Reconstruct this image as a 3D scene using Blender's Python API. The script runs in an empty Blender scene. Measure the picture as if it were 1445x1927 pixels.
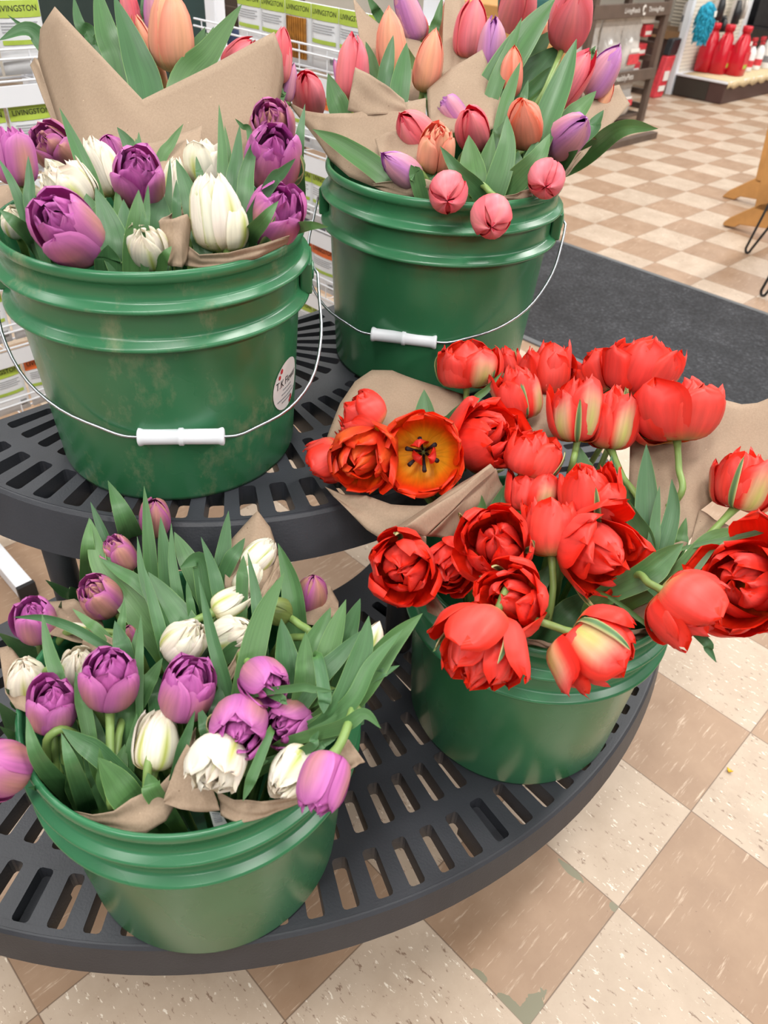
import bpy, math, random
from mathutils import Vector, Matrix
import numpy as np
R_ = math.radians
scene = bpy.context.scene
COL = scene.collection

# ------------------------------------------------------------------ camera
F_PX, PITCH, ROLL, CAM_H = 1431.5, 0.6763, 0.0702, 1.1636
YAW = 0.8223                                   # the floor tiles and all store fixtures are turned by this much
cp, sp = math.cos(PITCH), math.sin(PITCH)
FW = np.array([0, cp, -sp]); _u0 = np.array([0, sp, cp]); _r0 = np.array([1.0, 0, 0])
RT = math.cos(ROLL)*_r0 + math.sin(ROLL)*_u0
UP = -math.sin(ROLL)*_r0 + math.cos(ROLL)*_u0
CAM = np.array([0, 0, CAM_H])
U = np.array([math.cos(YAW), math.sin(YAW), 0]); V = np.array([math.sin(YAW), -math.cos(YAW), 0]); Z = np.array([0, 0, 1.0])
def ray(x, y): return FW + RT*(x-722.5)/F_PX - UP*(y-963.5)/F_PX
def at(x, y, d): return CAM + ray(x, y)*d                      # survey point at distance d along the view axis
def on_z(x, y, z):
    d = ray(x, y); return CAM + d*((z-CAM_H)/d[2])
def on_plane(x, y, P0, n):
    d = ray(x, y); return CAM + d*(((P0-CAM)@n)/(d@n))

cam_d = bpy.data.cameras.new('camera'); cam = bpy.data.objects.new('camera', cam_d); COL.objects.link(cam)
cam_d.sensor_fit = 'HORIZONTAL'; cam_d.sensor_width = 36; cam_d.lens = 36*F_PX/1445
M = Matrix.Identity(4)
for i in range(3):
    M[i][0], M[i][1], M[i][2], M[i][3] = RT[i], UP[i], -FW[i], CAM[i]
cam.matrix_world = M
cam_d.clip_start = 0.05; cam_d.clip_end = 60
cam_d.dof.use_dof = True; cam_d.dof.focus_distance = 0.85; cam_d.dof.aperture_fstop = 12
scene.camera = cam
scene.view_settings.view_transform = 'Standard'; scene.view_settings.look = 'None'
scene.view_settings.exposure = 0.0; scene.view_settings.gamma = 1.0; scene.view_settings.use_curve_mapping = False

# ------------------------------------------------------------------ colour and material helpers
def lin1(c): c /= 255.0; return c/12.92 if c <= 0.04045 else ((c+0.055)/1.055)**2.4
def lin(r, g, b): return (lin1(r), lin1(g), lin1(b))
def S(*c): return np.array(lin(*c))
def nmat(name):
    m = bpy.data.materials.new(name); m.use_nodes = True
    nt = m.node_tree; return m, nt, nt.nodes, nt.links, nt.nodes['Principled BSDF']
def ramp(nodes, stops):
    n = nodes.new('ShaderNodeValToRGB'); e = n.color_ramp.elements
    while len(e) < len(stops): e.new(0.5)
    for el, (p, c) in zip(e, stops): el.position = p; el.color = tuple(c)+(1,) if len(c) == 3 else c
    return n
def math_n(nt, op, a=None, b=None, c=None):
    n = nt.nodes.new('ShaderNodeMath'); n.operation = op
    for i, v in enumerate((a, b, c)):
        if v is None: continue
        if isinstance(v, (int, float)): n.inputs[i].default_value = v
        else: nt.links.new(v, n.inputs[i])
    return n.outputs[0]
def simple(name, col, rough=0.5, metal=0.0, var=0.0, scale=8.0, bump=0.0, bscale=200.0, coat=0.0, spec=0.5):
    m, nt, N, L, P = nmat(name)
    P.inputs['Roughness'].default_value = rough; P.inputs['Metallic'].default_value = metal
    P.inputs['Specular IOR Level'].default_value = spec; P.inputs['Coat Weight'].default_value = coat
    c = lin(*col)
    tc = N.new('ShaderNodeTexCoord')
    no = N.new('ShaderNodeTexNoise'); no.inputs['Scale'].default_value = scale; no.inputs['Detail'].default_value = 5
    L.new(tc.outputs['Object'], no.inputs['Vector'])
    a = max(var, 0.02)
    rp = ramp(N, [(0.3, [x*(1-a) for x in c]), (0.7, [min(1, x*(1+a)) for x in c])])
    L.new(no.outputs['Fac'], rp.inputs['Fac']); L.new(rp.outputs['Color'], P.inputs['Base Color'])
    if bump:
        n2 = N.new('ShaderNodeTexNoise'); n2.inputs['Scale'].default_value = bscale; n2.inputs['Detail'].default_value = 4
        L.new(tc.outputs['Object'], n2.inputs['Vector'])
        b = N.new('ShaderNodeBump'); b.inputs['Strength'].default_value = bump; b.inputs['Distance'].default_value = 0.002
        L.new(n2.outputs['Fac'], b.inputs['Height']); L.new(b.outputs['Normal'], P.inputs['Normal'])
    return m
def plant_mat(name, rough, trans, nscale, lo, hi, spec=0.4):
    """colour comes from each petal's / leaf's own pigment attribute, broken by fine lengthwise veins"""
    m, nt, N, L, P = nmat(name)
    at_ = N.new('ShaderNodeAttribute'); at_.attribute_name = 'pigment'
    uv = N.new('ShaderNodeAttribute'); uv.attribute_name = 'along'
    no = N.new('ShaderNodeTexNoise'); no.inputs['Scale'].default_value = nscale; no.inputs['Detail'].default_value = 4
    L.new(uv.outputs['Vector'], no.inputs['Vector'])
    mr = N.new('ShaderNodeMapRange'); mr.inputs['From Min'].default_value = 0.3; mr.inputs['From Max'].default_value = 0.7
    mr.inputs['To Min'].default_value = lo; mr.inputs['To Max'].default_value = hi
    L.new(no.outputs['Fac'], mr.inputs['Value'])
    vm = N.new('ShaderNodeVectorMath'); vm.operation = 'SCALE'
    L.new(at_.outputs['Color'], vm.inputs[0]); L.new(mr.outputs['Result'], vm.inputs['Scale'])
    L.new(vm.outputs['Vector'], P.inputs['Base Color'])
    P.inputs['Roughness'].default_value = rough; P.inputs['Specular IOR Level'].default_value = spec
    bp = N.new('ShaderNodeBump'); bp.inputs['Strength'].default_value = 0.25; bp.inputs['Distance'].default_value = 0.0008
    L.new(no.outputs['Fac'], bp.inputs['Height']); L.new(bp.outputs['Normal'], P.inputs['Normal'])
    tr = N.new('ShaderNodeBsdfTranslucent'); L.new(vm.outputs['Vector'], tr.inputs['Color'])
    mx = N.new('ShaderNodeMixShader'); mx.inputs[0].default_value = trans
    out = N['Material Output']
    L.new(P.outputs[0], mx.inputs[1]); L.new(tr.outputs[0], mx.inputs[2]); L.new(mx.outputs[0], out.inputs['Surface'])
    return m

MT = {}
MT['petal'] = plant_mat('petal', 0.42, 0.32, 2.2, 0.86, 1.10, 0.35)
MT['leaf'] = plant_mat('tulip_leaf', 0.42, 0.12, 3.0, 0.88, 1.12, 0.45)
MT['stem'] = simple('tulip_stem', (118, 145, 78), 0.45, var=0.12, scale=30)
MT['anther'] = simple('anther', (25, 16, 22), 0.7)
MT['metal'] = simple('galvanised_wire', (178, 182, 188), 0.32, 1.0, 0.1, 120)
MT['grip'] = simple('white_plastic', (226, 230, 236), 0.42)
MT['black_plastic'] = simple('charcoal_plastic', (48, 50, 56), 0.5, var=0.16, scale=14, bump=0.15, bscale=400)
MT['sticker'] = simple('sticker_paper', (214, 214, 212), 0.5, var=0.05, scale=40)
MT['ink'] = simple('black_ink', (26, 26, 30), 0.6)
MT['grey_ink'] = simple('grey_ink', (130, 132, 138), 0.6)
MT['red_ink'] = simple('red_ink', (180, 40, 50), 0.6)
MT['white_metal'] = simple('white_powder_coat', (228, 230, 236), 0.4)
MT['pouch'] = simple('packet_white', (222, 224, 228), 0.3, var=0.04, scale=20)
MT['header'] = simple('packet_green', (168, 190, 74), 0.4, var=0.1, scale=30)
MT['orange_print'] = simple('packet_orange', (222, 108, 52), 0.4, var=0.15, scale=30)
MT['sticks'] = simple('golden_sticks', (160, 105, 35), 0.6, var=0.4, scale=60)
MT['green_board'] = simple('dark_green_board', (34, 58, 58), 0.5, var=0.12, scale=12)
MT['carton'] = simple('brown_cardboard', (165, 128, 92), 0.8, var=0.12, scale=10)
MT['dark_wood'] = simple('dark_brown_wood', (92, 76, 66), 0.6, var=0.15, scale=12)
MT['oak'] = simple('golden_oak', (190, 140, 82), 0.45, var=0.2, scale=9)
MT['white_print'] = simple('white_print', (232, 228, 222), 0.6)
MT['film'] = simple('clear_bag_film', (190, 184, 178), 0.14, var=0.15, scale=14, bump=0.6, bscale=30)
MT['red_print'] = simple('red_print', (208, 60, 70), 0.45, var=0.2, scale=40)
MT['jug'] = simple('red_jug_plastic', (196, 22, 42), 0.28)
MT['white_bottle'] = simple('white_bottle', (236, 236, 238), 0.3)
MT['black_goods'] = simple('black_goods', (36, 36, 40), 0.4, var=0.3, scale=30)
MT['blue_cloth'] = simple('navy_cloth', (44, 56, 84), 0.9, var=0.2, scale=20)
MT['mitt'] = simple('turquoise_chenille', (42, 160, 190), 0.9, var=0.3, scale=60)
MT['burlap'] = simple('burlap', (205, 184, 146), 0.95, var=0.2, scale=60, bump=0.5, bscale=300)
MT['kick'] = simple('brown_base_deck', (76, 52, 48), 0.5, var=0.12, scale=5)
MT['kick_dark'] = simple('olive_black_panel', (52, 48, 42), 0.5, var=0.1, scale=5)
MT['black_metal'] = simple('black_metal', (30, 30, 32), 0.45)
MT['teal'] = simple('dark_teal', (36, 96, 92), 0.6, var=0.2, scale=20)
MT['yellow'] = simple('yellow_petal', (228, 176, 34), 0.6)

def bucket_mat(name, dirt):
    m, nt, N, L, P = nmat(name)
    tc = N.new('ShaderNodeTexCoord')
    a = N.new('ShaderNodeTexNoise'); a.inputs['Scale'].default_value = 9; a.inputs['Detail'].default_value = 3
    L.new(tc.outputs['Object'], a.inputs['Vector'])
    r = ramp(N, [(0.3, lin(48, 108, 70)), (0.7, lin(57, 120, 82))]); L.new(a.outputs['Fac'], r.inputs['Fac'])
    b = N.new('ShaderNodeTexNoise'); b.inputs['Scale'].default_value = 22; b.inputs['Detail'].default_value = 8; b.inputs['Roughness'].default_value = 0.7
    mp = N.new('ShaderNodeMapping'); mp.inputs['Scale'].default_value = (1, 1, 0.6); mp.inputs['Location'].default_value = (3.1, 0.4, dirt*7)
    L.new(tc.outputs['Object'], mp.inputs['Vector']); L.new(mp.outputs[0], b.inputs['Vector'])
    d = ramp(N, [(0.55, (0, 0, 0)), (0.74, (1, 1, 1))]); L.new(b.outputs['Fac'], d.inputs['Fac'])
    k = math_n(nt, 'MULTIPLY', d.outputs['Color'], dirt)
    mx = N.new('ShaderNodeMix'); mx.data_type = 'RGBA'
    L.new(k, mx.inputs[0]); L.new(r.outputs['Color'], mx.inputs[6]); mx.inputs[7].default_value = (*lin(150, 152, 120), 1)
    L.new(mx.outputs[2], P.inputs['Base Color'])
    P.inputs['Roughness'].default_value = 0.24; P.inputs['Specular IOR Level'].default_value = 0.5
    rr = N.new('ShaderNodeMapRange'); rr.inputs['To Min'].default_value = 0.18; rr.inputs['To Max'].default_value = 0.34
    L.new(a.outputs['Fac'], rr.inputs['Value']); L.new(rr.outputs[0], P.inputs['Roughness'])
    return m
MT['bucket_dusty'] = bucket_mat('green_plastic_dusty', 0.62)
MT['bucket'] = bucket_mat('green_plastic', 0.06)

def kraft_mat():
    m, nt, N, L, P = nmat('kraft_paper')
    tc = N.new('ShaderNodeTexCoord')
    a = N.new('ShaderNodeTexNoise'); a.inputs['Scale'].default_value = 190; a.inputs['Detail'].default_value = 7; a.inputs['Roughness'].default_value = .7
    mp = N.new('ShaderNodeMapping'); mp.inputs['Scale'].default_value = (3, 3, 0.6)
    L.new(tc.outputs['Object'], mp.inputs['Vector']); L.new(mp.outputs[0], a.inputs['Vector'])
    r = ramp(N, [(0.25, lin(150, 129, 109)), (0.75, lin(172, 150, 128))]); L.new(a.outputs['Fac'], r.inputs['Fac'])
    s = N.new('ShaderNodeTexVoronoi'); s.inputs['Scale'].default_value = 75; L.new(tc.outputs['Object'], s.inputs['Vector'])
    sr = ramp(N, [(0.045, (1, 1, 1)), (0.07, (0, 0, 0))]); L.new(s.outputs['Distance'], sr.inputs['Fac'])
    wn = N.new('ShaderNodeTexNoise'); wn.inputs['Scale'].default_value = 55; L.new(tc.outputs['Object'], wn.inputs['Vector'])
    w = ramp(N, [(0.5, lin(96, 70, 48)), (0.56, lin(214, 190, 160))]); L.new(wn.outputs['Fac'], w.inputs['Fac'])
    mx = N.new('ShaderNodeMix'); mx.data_type = 'RGBA'
    L.new(math_n(nt, 'MULTIPLY', sr.outputs['Color'], 0.5), mx.inputs[0]); L.new(r.outputs['Color'], mx.inputs[6]); L.new(w.outputs['Color'], mx.inputs[7])
    L.new(mx.outputs[2], P.inputs['Base Color']); P.inputs['Roughness'].default_value = 0.75; P.inputs['Specular IOR Level'].default_value = 0.25
    n2 = N.new('ShaderNodeTexNoise'); n2.inputs['Scale'].default_value = 16; n2.inputs['Detail'].default_value = 3; L.new(tc.outputs['Object'], n2.inputs['Vector'])
    b = N.new('ShaderNodeBump'); b.inputs['Strength'].default_value = 0.25; b.inputs['Distance'].default_value = 0.004
    L.new(n2.outputs['Fac'], b.inputs['Height']); L.new(b.outputs['Normal'], P.inputs['Normal'])
    tr = N.new('ShaderNodeBsdfTranslucent'); L.new(mx.outputs[2], tr.inputs['Color'])
    ms = N.new('ShaderNodeMixShader'); ms.inputs[0].default_value = 0.12
    L.new(P.outputs[0], ms.inputs[1]); L.new(tr.outputs[0], ms.inputs[2]); L.new(ms.outputs[0], N['Material Output'].inputs['Surface'])
    return m
MT['kraft'] = kraft_mat()

# ------------------------------------------------------------------ object helpers
def link(o, parent=None):
    COL.objects.link(o)
    if parent is not None: o.parent = parent
    return o
def tag(o, label=None, cat=None, group=None, kind=None):
    if label: o['label'] = label
    if cat: o['category'] = cat
    if group: o['group'] = group
    if kind: o['kind'] = kind
    return o
def thing(name, loc, label, cat, group=None):
    o = bpy.data.objects.new(name, None); o.empty_display_size = 0.02
    o.location = Vector(loc); link(o); return tag(o, label, cat, group)
def mesh_obj(name, verts, faces, mat, parent=None, smooth=False, attrs=None):
    off = np.array(parent_world(parent)) if parent is not None else np.zeros(3)
    me = bpy.data.meshes.new(name)
    me.from_pydata([tuple(np.asarray(v)-off) for v in verts], [], faces)
    me.validate(clean_customdata=False)
    mats = mat if isinstance(mat, (list, tuple)) else [mat]
    for m in mats: me.materials.append(m)
    if attrs:
        n = len(me.vertices)
        c = me.attributes.new('pigment', 'FLOAT_COLOR', 'POINT'); c.data.foreach_set('color', np.hstack([np.array(attrs[0])[:n], np.ones((n, 1))]).astype('f').ravel())
        a = me.attributes.new('along', 'FLOAT_VECTOR', 'POINT'); a.data.foreach_set('vector', np.array(attrs[1])[:n].astype('f').ravel())
    if smooth: me.polygons.foreach_set('use_smooth', [True]*len(me.polygons))
    me.update()
    return link(bpy.data.objects.new(name, me), parent)
def parent_world(p):
    v = np.zeros(3)
    while p is not None: v = v + np.array(p.location); p = p.parent
    return v
class MB:
    """collects shapes into one mesh, in world coordinates"""
    def __init__(s): s.v = []; s.f = []
    def add(s, vs, fs):
        o = len(s.v); s.v += [np.asarray(x, float) for x in vs]; s.f += [tuple(i+o for i in f) for f in fs]; return s
    def box(s, c, size, ax=None):
        A = ax or (U, V, Z); h = np.array(size)/2; c = np.asarray(c, float)
        vs = [c + A[0]*h[0]*i + A[1]*h[1]*j + A[2]*h[2]*k for k in (-1, 1) for j in (-1, 1) for i in (-1, 1)]
        return s.add(vs, [(0, 2, 3, 1), (4, 5, 7, 6), (0, 1, 5, 4), (2, 6, 7, 3), (0, 4, 6, 2), (1, 3, 7, 5)])
    def tube(s, pts, rad, n=8, cap=True):
        pts = [np.asarray(p, float) for p in pts]; m = len(pts)
        rr = rad if isinstance(rad, (list, tuple, np.ndarray)) else [rad]*m
        t0 = pts[1]-pts[0]; t0 = t0/np.linalg.norm(t0)
        ref = np.array([0, 0, 1.0]) if abs(t0[2]) < 0.9 else np.array([1.0, 0, 0])
        nrm = np.cross(t0, ref); nrm /= np.linalg.norm(nrm); vs = []
        for i in range(m):
            t = pts[min(i+1, m-1)]-pts[max(i-1, 0)]; t = t/(np.linalg.norm(t)+1e-12)
            nrm = nrm - t*(nrm@t); nrm /= np.linalg.norm(nrm); b = np.cross(t, nrm)
            for k in range(n):
                a = 2*math.pi*k/n; vs.append(pts[i]+rr[i]*(math.cos(a)*nrm+math.sin(a)*b))
        fs = [(i*n+k, i*n+(k+1) % n, (i+1)*n+(k+1) % n, (i+1)*n+k) for i in range(m-1) for k in range(n)]
        if cap: fs += [tuple(reversed(range(n))), tuple((m-1)*n+k for k in range(n))]
        return s.add(vs, fs)
    def lathe(s, c, prof, n=48, ax=None, cap=True):
        A = ax or (np.array([1.0, 0, 0]), np.array([0, 1.0, 0]), Z); c = np.asarray(c, float); m = len(prof)
        vs = [c + A[0]*r*math.cos(2*math.pi*k/n) + A[1]*r*math.sin(2*math.pi*k/n) + A[2]*z for r, z in prof for k in range(n)]
        fs = [(i*n+k, i*n+(k+1) % n, (i+1)*n+(k+1) % n, (i+1)*n+k) for i in range(m-1) for k in range(n)]
        if cap: fs += [tuple(reversed(range(n))), tuple((m-1)*n+k for k in range(n))]
        return s.add(vs, fs)
    def prism(s, pts, d):
        """closed outline (world points) extruded by vector d"""
        n = len(pts); pts = [np.asarray(p, float) for p in pts]
        vs = pts + [p+d for p in pts]
        return s.add(vs, [tuple(reversed(range(n))), tuple(range(n, 2*n))] + [(i, (i+1) % n, n+(i+1) % n, n+i) for i in range(n)])
    def build(s, name, mat, parent=None, smooth=False, bevel=0.0):
        o = mesh_obj(name, s.v, s.f, mat, parent, smooth)
        if bevel:
            b = o.modifiers.new('bevel', 'BEVEL'); b.width = bevel; b.segments = 2; b.limit_method = 'ANGLE'
        return o
def catmull(P, n):
    P = [np.asarray(p, float) for p in P]
    if len(P) == 2: return [P[0]+(P[1]-P[0])*i/n for i in range(n+1)]
    Q = [2*P[0]-P[1]] + P + [2*P[-1]-P[-2]]; out = []
    segs = len(P)-1
    for i in range(n+1):
        x = i/n*segs; k = min(int(x), segs-1); t = x-k
        a, b, c, d = Q[k:k+4]
        out.append(0.5*((2*b)+(c-a)*t+(2*a-5*b+4*c-d)*t*t+(3*b-a-3*c+d)*t**3))
    return out
_fonts = {}
def text_geo(body, size):
    """outline of a line of lettering, centred, as flat faces in x,y"""
    key = (body, size)
    if key not in _fonts:
        cu = bpy.data.curves.new('lettering', 'FONT'); cu.body = body; cu.size = size; cu.align_x = 'CENTER'; cu.align_y = 'CENTER'; cu.resolution_u = 3
        ob = bpy.data.objects.new('lettering', cu); COL.objects.link(ob)
        me = bpy.data.meshes.new_from_object(ob)
        _fonts[key] = ([tuple(v.co) for v in me.vertices], [tuple(p.vertices) for p in me.polygons])
        bpy.data.objects.remove(ob); bpy.data.meshes.remove(me); bpy.data.curves.remove(cu)
    return _fonts[key]
def put_text(mb, body, size, c, ax, ay, sx=1.0):
    vs, fs = text_geo(body, size); c = np.asarray(c, float)
    mb.add([c + ax*v[0]*sx + ay*v[1] for v in vs], fs)
# ------------------------------------------------------------------ floor
T = 0.2286
FO = np.array([0.3951, 0.5391, 0.0])
def floor_mat():
    m, nt, N, L, P = nmat('checker_vinyl_tile')
    tc = N.new('ShaderNodeTexCoord')
    mp = N.new('ShaderNodeMapping'); mp.inputs['Scale'].default_value = (1/T, 1/T, 1/T); L.new(tc.outputs['Object'], mp.inputs['Vector'])
    sx = N.new('ShaderNodeSeparateXYZ'); L.new(mp.outputs[0], sx.inputs[0]); X, Y = sx.outputs[0], sx.outputs[1]
    fx, fy = math_n(nt, 'FLOOR', X), math_n(nt, 'FLOOR', Y)
    par = math_n(nt, 'FLOORED_MODULO', math_n(nt, 'ADD', fx, fy), 2.0)          # 0 = light tile, 1 = tan tile
    cid = N.new('ShaderNodeCombineXYZ'); L.new(fx, cid.inputs[0]); L.new(fy, cid.inputs[1])
    wn = N.new('ShaderNodeTexWhiteNoise'); wn.noise_dimensions = '3D'; L.new(cid.outputs[0], wn.inputs['Vector'])
    def noise(sc, scale, det, off, rough=0.6):
        v = N.new('ShaderNodeVectorMath'); v.operation = 'MULTIPLY_ADD'; L.new(mp.outputs[0], v.inputs[0]); v.inputs[1].default_value = sc
        o = N.new('ShaderNodeVectorMath'); o.operation = 'SCALE'; L.new(wn.outputs['Color'], o.inputs[0]); o.inputs['Scale'].default_value = off
        L.new(o.outputs[0], v.inputs[2])
        n = N.new('ShaderNodeTexNoise'); n.inputs['Scale'].default_value = scale; n.inputs['Detail'].default_value = det; n.inputs['Roughness'].default_value = rough
        L.new(v.outputs[0], n.inputs['Vector']); return n.outputs['Fac']
    def mix(fac, a, b):
        x = N.new('ShaderNodeMix'); x.data_type = 'RGBA'
        if isinstance(fac, float): x.inputs[0].default_value = fac
        else: L.new(fac, x.inputs[0])
        for i, c in ((6, a), (7, b)):
            if isinstance(c, tuple): x.inputs[i].default_value = (*c, 1)
            else: L.new(c, x.inputs[i])
        return x.outputs[2]
    def step(v, a, b):
        r = N.new('ShaderNodeMapRange'); r.inputs['From Min'].default_value = a; r.inputs['From Max'].default_value = b; L.new(v, r.inputs['Value']); return r.outputs[0]
    cloud = noise((1, 1, 1), 3.0, 5, 20)
    # light tile: cream with short dark and white flecks
    light = mix(step(cloud, 0.3, 0.7), lin(178, 158, 138), lin(194, 175, 156))
    fl = noise((7, 2.4, 1), 5.0, 3, 30, 0.7); light = mix(math_n(nt, 'MULTIPLY', step(fl, 0.622, 0.68), 0.8), light, lin(120, 94, 76))
    fw = noise((7.5, 2.6, 1), 5.0, 3, 57, 0.7); light = mix(math_n(nt, 'MULTIPLY', step(fw, 0.625, 0.68), 0.8), light, lin(240, 230, 214))
    # tan tile: long pale streaks the other way
    tan = mix(step(cloud, 0.3, 0.7), lin(150, 121, 97), lin(166, 138, 114))
    st = noise((1.3, 13, 1), 3.0, 4, 44, 0.7); tan = mix(math_n(nt, 'MULTIPLY', step(st, 0.59, 0.71), 0.65), tan, lin(216, 194, 172))
    sd = noise((6, 5, 1), 6.0, 3, 61, 0.7); tan = mix(math_n(nt, 'MULTIPLY', step(sd, 0.70, 0.74), 0.7), tan, lin(112, 88, 72))
    col = mix(par, light, tan)
    hv = N.new('ShaderNodeMapRange'); hv.inputs['To Min'].default_value = 0.93; hv.inputs['To Max'].default_value = 1.04; L.new(wn.outputs['Value'], hv.inputs['Value'])
    vs = N.new('ShaderNodeVectorMath'); vs.operation = 'SCALE'; L.new(col, vs.inputs[0]); L.new(hv.outputs[0], vs.inputs['Scale']); col = vs.outputs[0]
    # scuffs
    sc = noise((1, 1, 1), 1.1, 8, 0, 0.75); col = mix(math_n(nt, 'MULTIPLY', step(sc, 0.56, 0.72), 0.25), col, lin(140, 116, 96))
    # joints
    ex = math_n(nt, 'ABSOLUTE', math_n(nt, 'SUBTRACT', math_n(nt, 'FRACT', math_n(nt, 'ADD', X, 0.5)), 0.5))
    ey = math_n(nt, 'ABSOLUTE', math_n(nt, 'SUBTRACT', math_n(nt, 'FRACT', math_n(nt, 'ADD', Y, 0.5)), 0.5))
    e = math_n(nt, 'MINIMUM', ex, ey)
    col = mix(math_n(nt, 'MULTIPLY', math_n(nt, 'SUBTRACT', 1.0, step(e, 0.0022, 0.0055)), 0.75), col, lin(92, 72, 58))
    # chipped corners showing old adhesive
    wob = noise((1, 1, 1), 9.0, 3, 0)
    for (cx, cy, rx, ry) in ((-0.95, 0.04, 0.19, 0.07), (-0.985, 0.11, 0.05, 0.16), (-0.02, 0.02, 0.04, 0.035), (-0.03, 0.36, 0.03, 0.11), (-0.99, 0.37, 0.03, 0.06)):
        dx = math_n(nt, 'DIVIDE', math_n(nt, 'SUBTRACT', X, cx), rx); dy = math_n(nt, 'DIVIDE', math_n(nt, 'SUBTRACT', Y, cy), ry)
        dd = math_n(nt, 'SQRT', math_n(nt, 'ADD', math_n(nt, 'MULTIPLY', dx, dx), math_n(nt, 'MULTIPLY', dy, dy)))
        dd = math_n(nt, 'ADD', dd, math_n(nt, 'MULTIPLY', math_n(nt, 'SUBTRACT', wob, 0.5), 1.2))
        k = math_n(nt, 'MULTIPLY', math_n(nt, 'LESS_THAN', dd, 0.9), par)
        col = mix(k, col, lin(126, 122, 100))
    L.new(col, P.inputs['Base Color'])
    P.inputs['Roughness'].default_value = 0.42; P.inputs['Specular IOR Level'].default_value = 0.4
    rr = N.new('ShaderNodeMapRange'); rr.inputs['To Min'].default_value = 0.34; rr.inputs['To Max'].default_value = 0.55; L.new(cloud, rr.inputs['Value']); L.new(rr.outputs[0], P.inputs['Roughness'])
    return m
me = bpy.data.meshes.new('floor')
me.from_pydata([(-7, -7, 0), (16, -7, 0), (16, 7, 0), (-7, 7, 0)], [], [(0, 1, 2, 3)])
me.materials.append(floor_mat())
fl = link(bpy.data.objects.new('floor', me))
Mf = Matrix.Identity(4)
for i in range(3): Mf[i][0], Mf[i][1], Mf[i][2], Mf[i][3] = U[i], -V[i], Z[i], FO[i]
fl.matrix_world = Mf
tag(fl, kind='structure')

wm = simple('painted_wall', (214, 208, 196), 0.8, var=.03)
tag(MB().box(U*13+Z*1.75, (.1, 14, 3.5)).build('wall_back', wm), kind='structure')
tag(MB().box(U*4.5-V*6.5+Z*1.75, (17, .1, 3.5)).build('wall_left', wm), kind='structure')

# charcoal runner mat
def mat_mat():
    m, nt, N, L, P = nmat('charcoal_carpet')
    tc = N.new('ShaderNodeTexCoord')
    a = N.new('ShaderNodeTexNoise'); a.inputs['Scale'].default_value = 90; a.inputs['Detail'].default_value = 6; a.inputs['Roughness'].default_value = 0.75
    L.new(tc.outputs['Object'], a.inputs['Vector'])
    b = N.new('ShaderNodeTexNoise'); b.inputs['Scale'].default_value = 9; b.inputs['Detail'].default_value = 3; L.new(tc.outputs['Object'], b.inputs['Vector'])
    r = ramp(N, [(0.40, lin(30, 31, 34)), (0.56, lin(54, 55, 59)), (0.70, lin(104, 105, 110))])
    s = math_n(nt, 'ADD', math_n(nt, 'MULTIPLY', a.outputs['Fac'], 0.8), math_n(nt, 'MULTIPLY', b.outputs['Fac'], 0.2)); L.new(s, r.inputs['Fac'])
    L.new(r.outputs['Color'], P.inputs['Base Color']); P.inputs['Roughness'].default_value = 0.95
    bp = N.new('ShaderNodeBump'); bp.inputs['Strength'].default_value = 0.7; bp.inputs['Distance'].default_value = 0.004
    L.new(a.outputs['Fac'], bp.inputs['Height']); L.new(bp.outputs['Normal'], P.inputs['Normal'])
    return m
u0, u1 = float(on_z(1040, 664, 0)@U), float(on_z(1250, 524, 0)@U)
mt = thing('floor_mat', U*(u0+u1)/2, 'long charcoal grey carpet runner on the checkered floor behind the red tulips', 'mat')
MB().box(U*(u0+u1)/2+V*0.2+Z*0.004, (u1-u0-0.05, 6.0, 0.008)).build('pile', mat_mat(), mt)
e = MB()
for uu in (u0+0.012, u1-0.012): e.box(U*uu+V*0.2+Z*0.003, (0.028, 6.0, 0.006))
e.build('rubber_edge', simple('grey_rubber', (96, 98, 100), 0.7), mt)

# ------------------------------------------------------------------ two-tier display stand
TC = np.array([-0.245, 1.02]); ZU, ZL = 0.6451, 0.3381
A0, A1 = -132.6, 47.4
def pol(r, a, z): return np.array([TC[0]+r*math.cos(R_(a)), TC[1]+r*math.sin(R_(a)), z])
def plate(name, z, rin, rout, rows, parent, back=0.0):
    vs, fs = [], []
    def cell(r0, r1, a0, a1):
        n = max(1, int((a1-a0)/2.5)+1)
        o = len(vs)
        for i in range(n+1):
            a = a0+(a1-a0)*i/n; vs.append(pol(r0, a, z)); vs.append(pol(r1, a, z))
        for i in range(n): fs.append((o+2*i, o+2*i+1, o+2*i+3, o+2*i+2))
    rr = rin
    for (r0, r1, anchor, pitch, w) in sorted(rows):
        cell(rr, r0, A0, A1)
        k0 = math.ceil((A0+w/2+0.8-anchor)/pitch); a = A0
        k = k0
        while anchor+k*pitch+w/2 < A1-0.8:
            c = anchor+k*pitch
            cell(r0, r1, a, c-w/2)
            # rounded slot corners
            for sgn in (-1, 1):
                for (ra, rb) in ((r0, r0+0.004), (r1, r1-0.004)):
                    o = len(vs); aw = math.degrees(0.004/ra)
                    e_ = c+sgn*w/2
                    vs.extend([pol(ra, e_, z), pol(rb, e_, z), pol(ra+(rb-ra)*0.3, e_-sgn*aw*0.3, z), pol(ra, e_-sgn*aw, z)])
                    fs.append((o, o+1, o+2, o+3))
            a = c+w/2; k += 1
        cell(r0, r1, a, A1); rr = r1
    cell(rr, rout-0.006, A0, A1)
    o = mesh_obj(name, vs, fs, MT['black_plastic'], parent)
    # consistent upward normals so the thickness goes down
    me = o.data
    flip = [p.index for p in me.polygons if p.normal.z < 0]
    if flip:
        import bmesh
        b = bmesh.new(); b.from_mesh(me); bmesh.ops.reverse_faces(b, faces=[f for f in b.faces if f.normal.z < 0]); b.to_mesh(me); b.free()
    s = o.modifiers.new('thickness', 'SOLIDIFY'); s.thickness = 0.026; s.offset = -1
    return o
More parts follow.
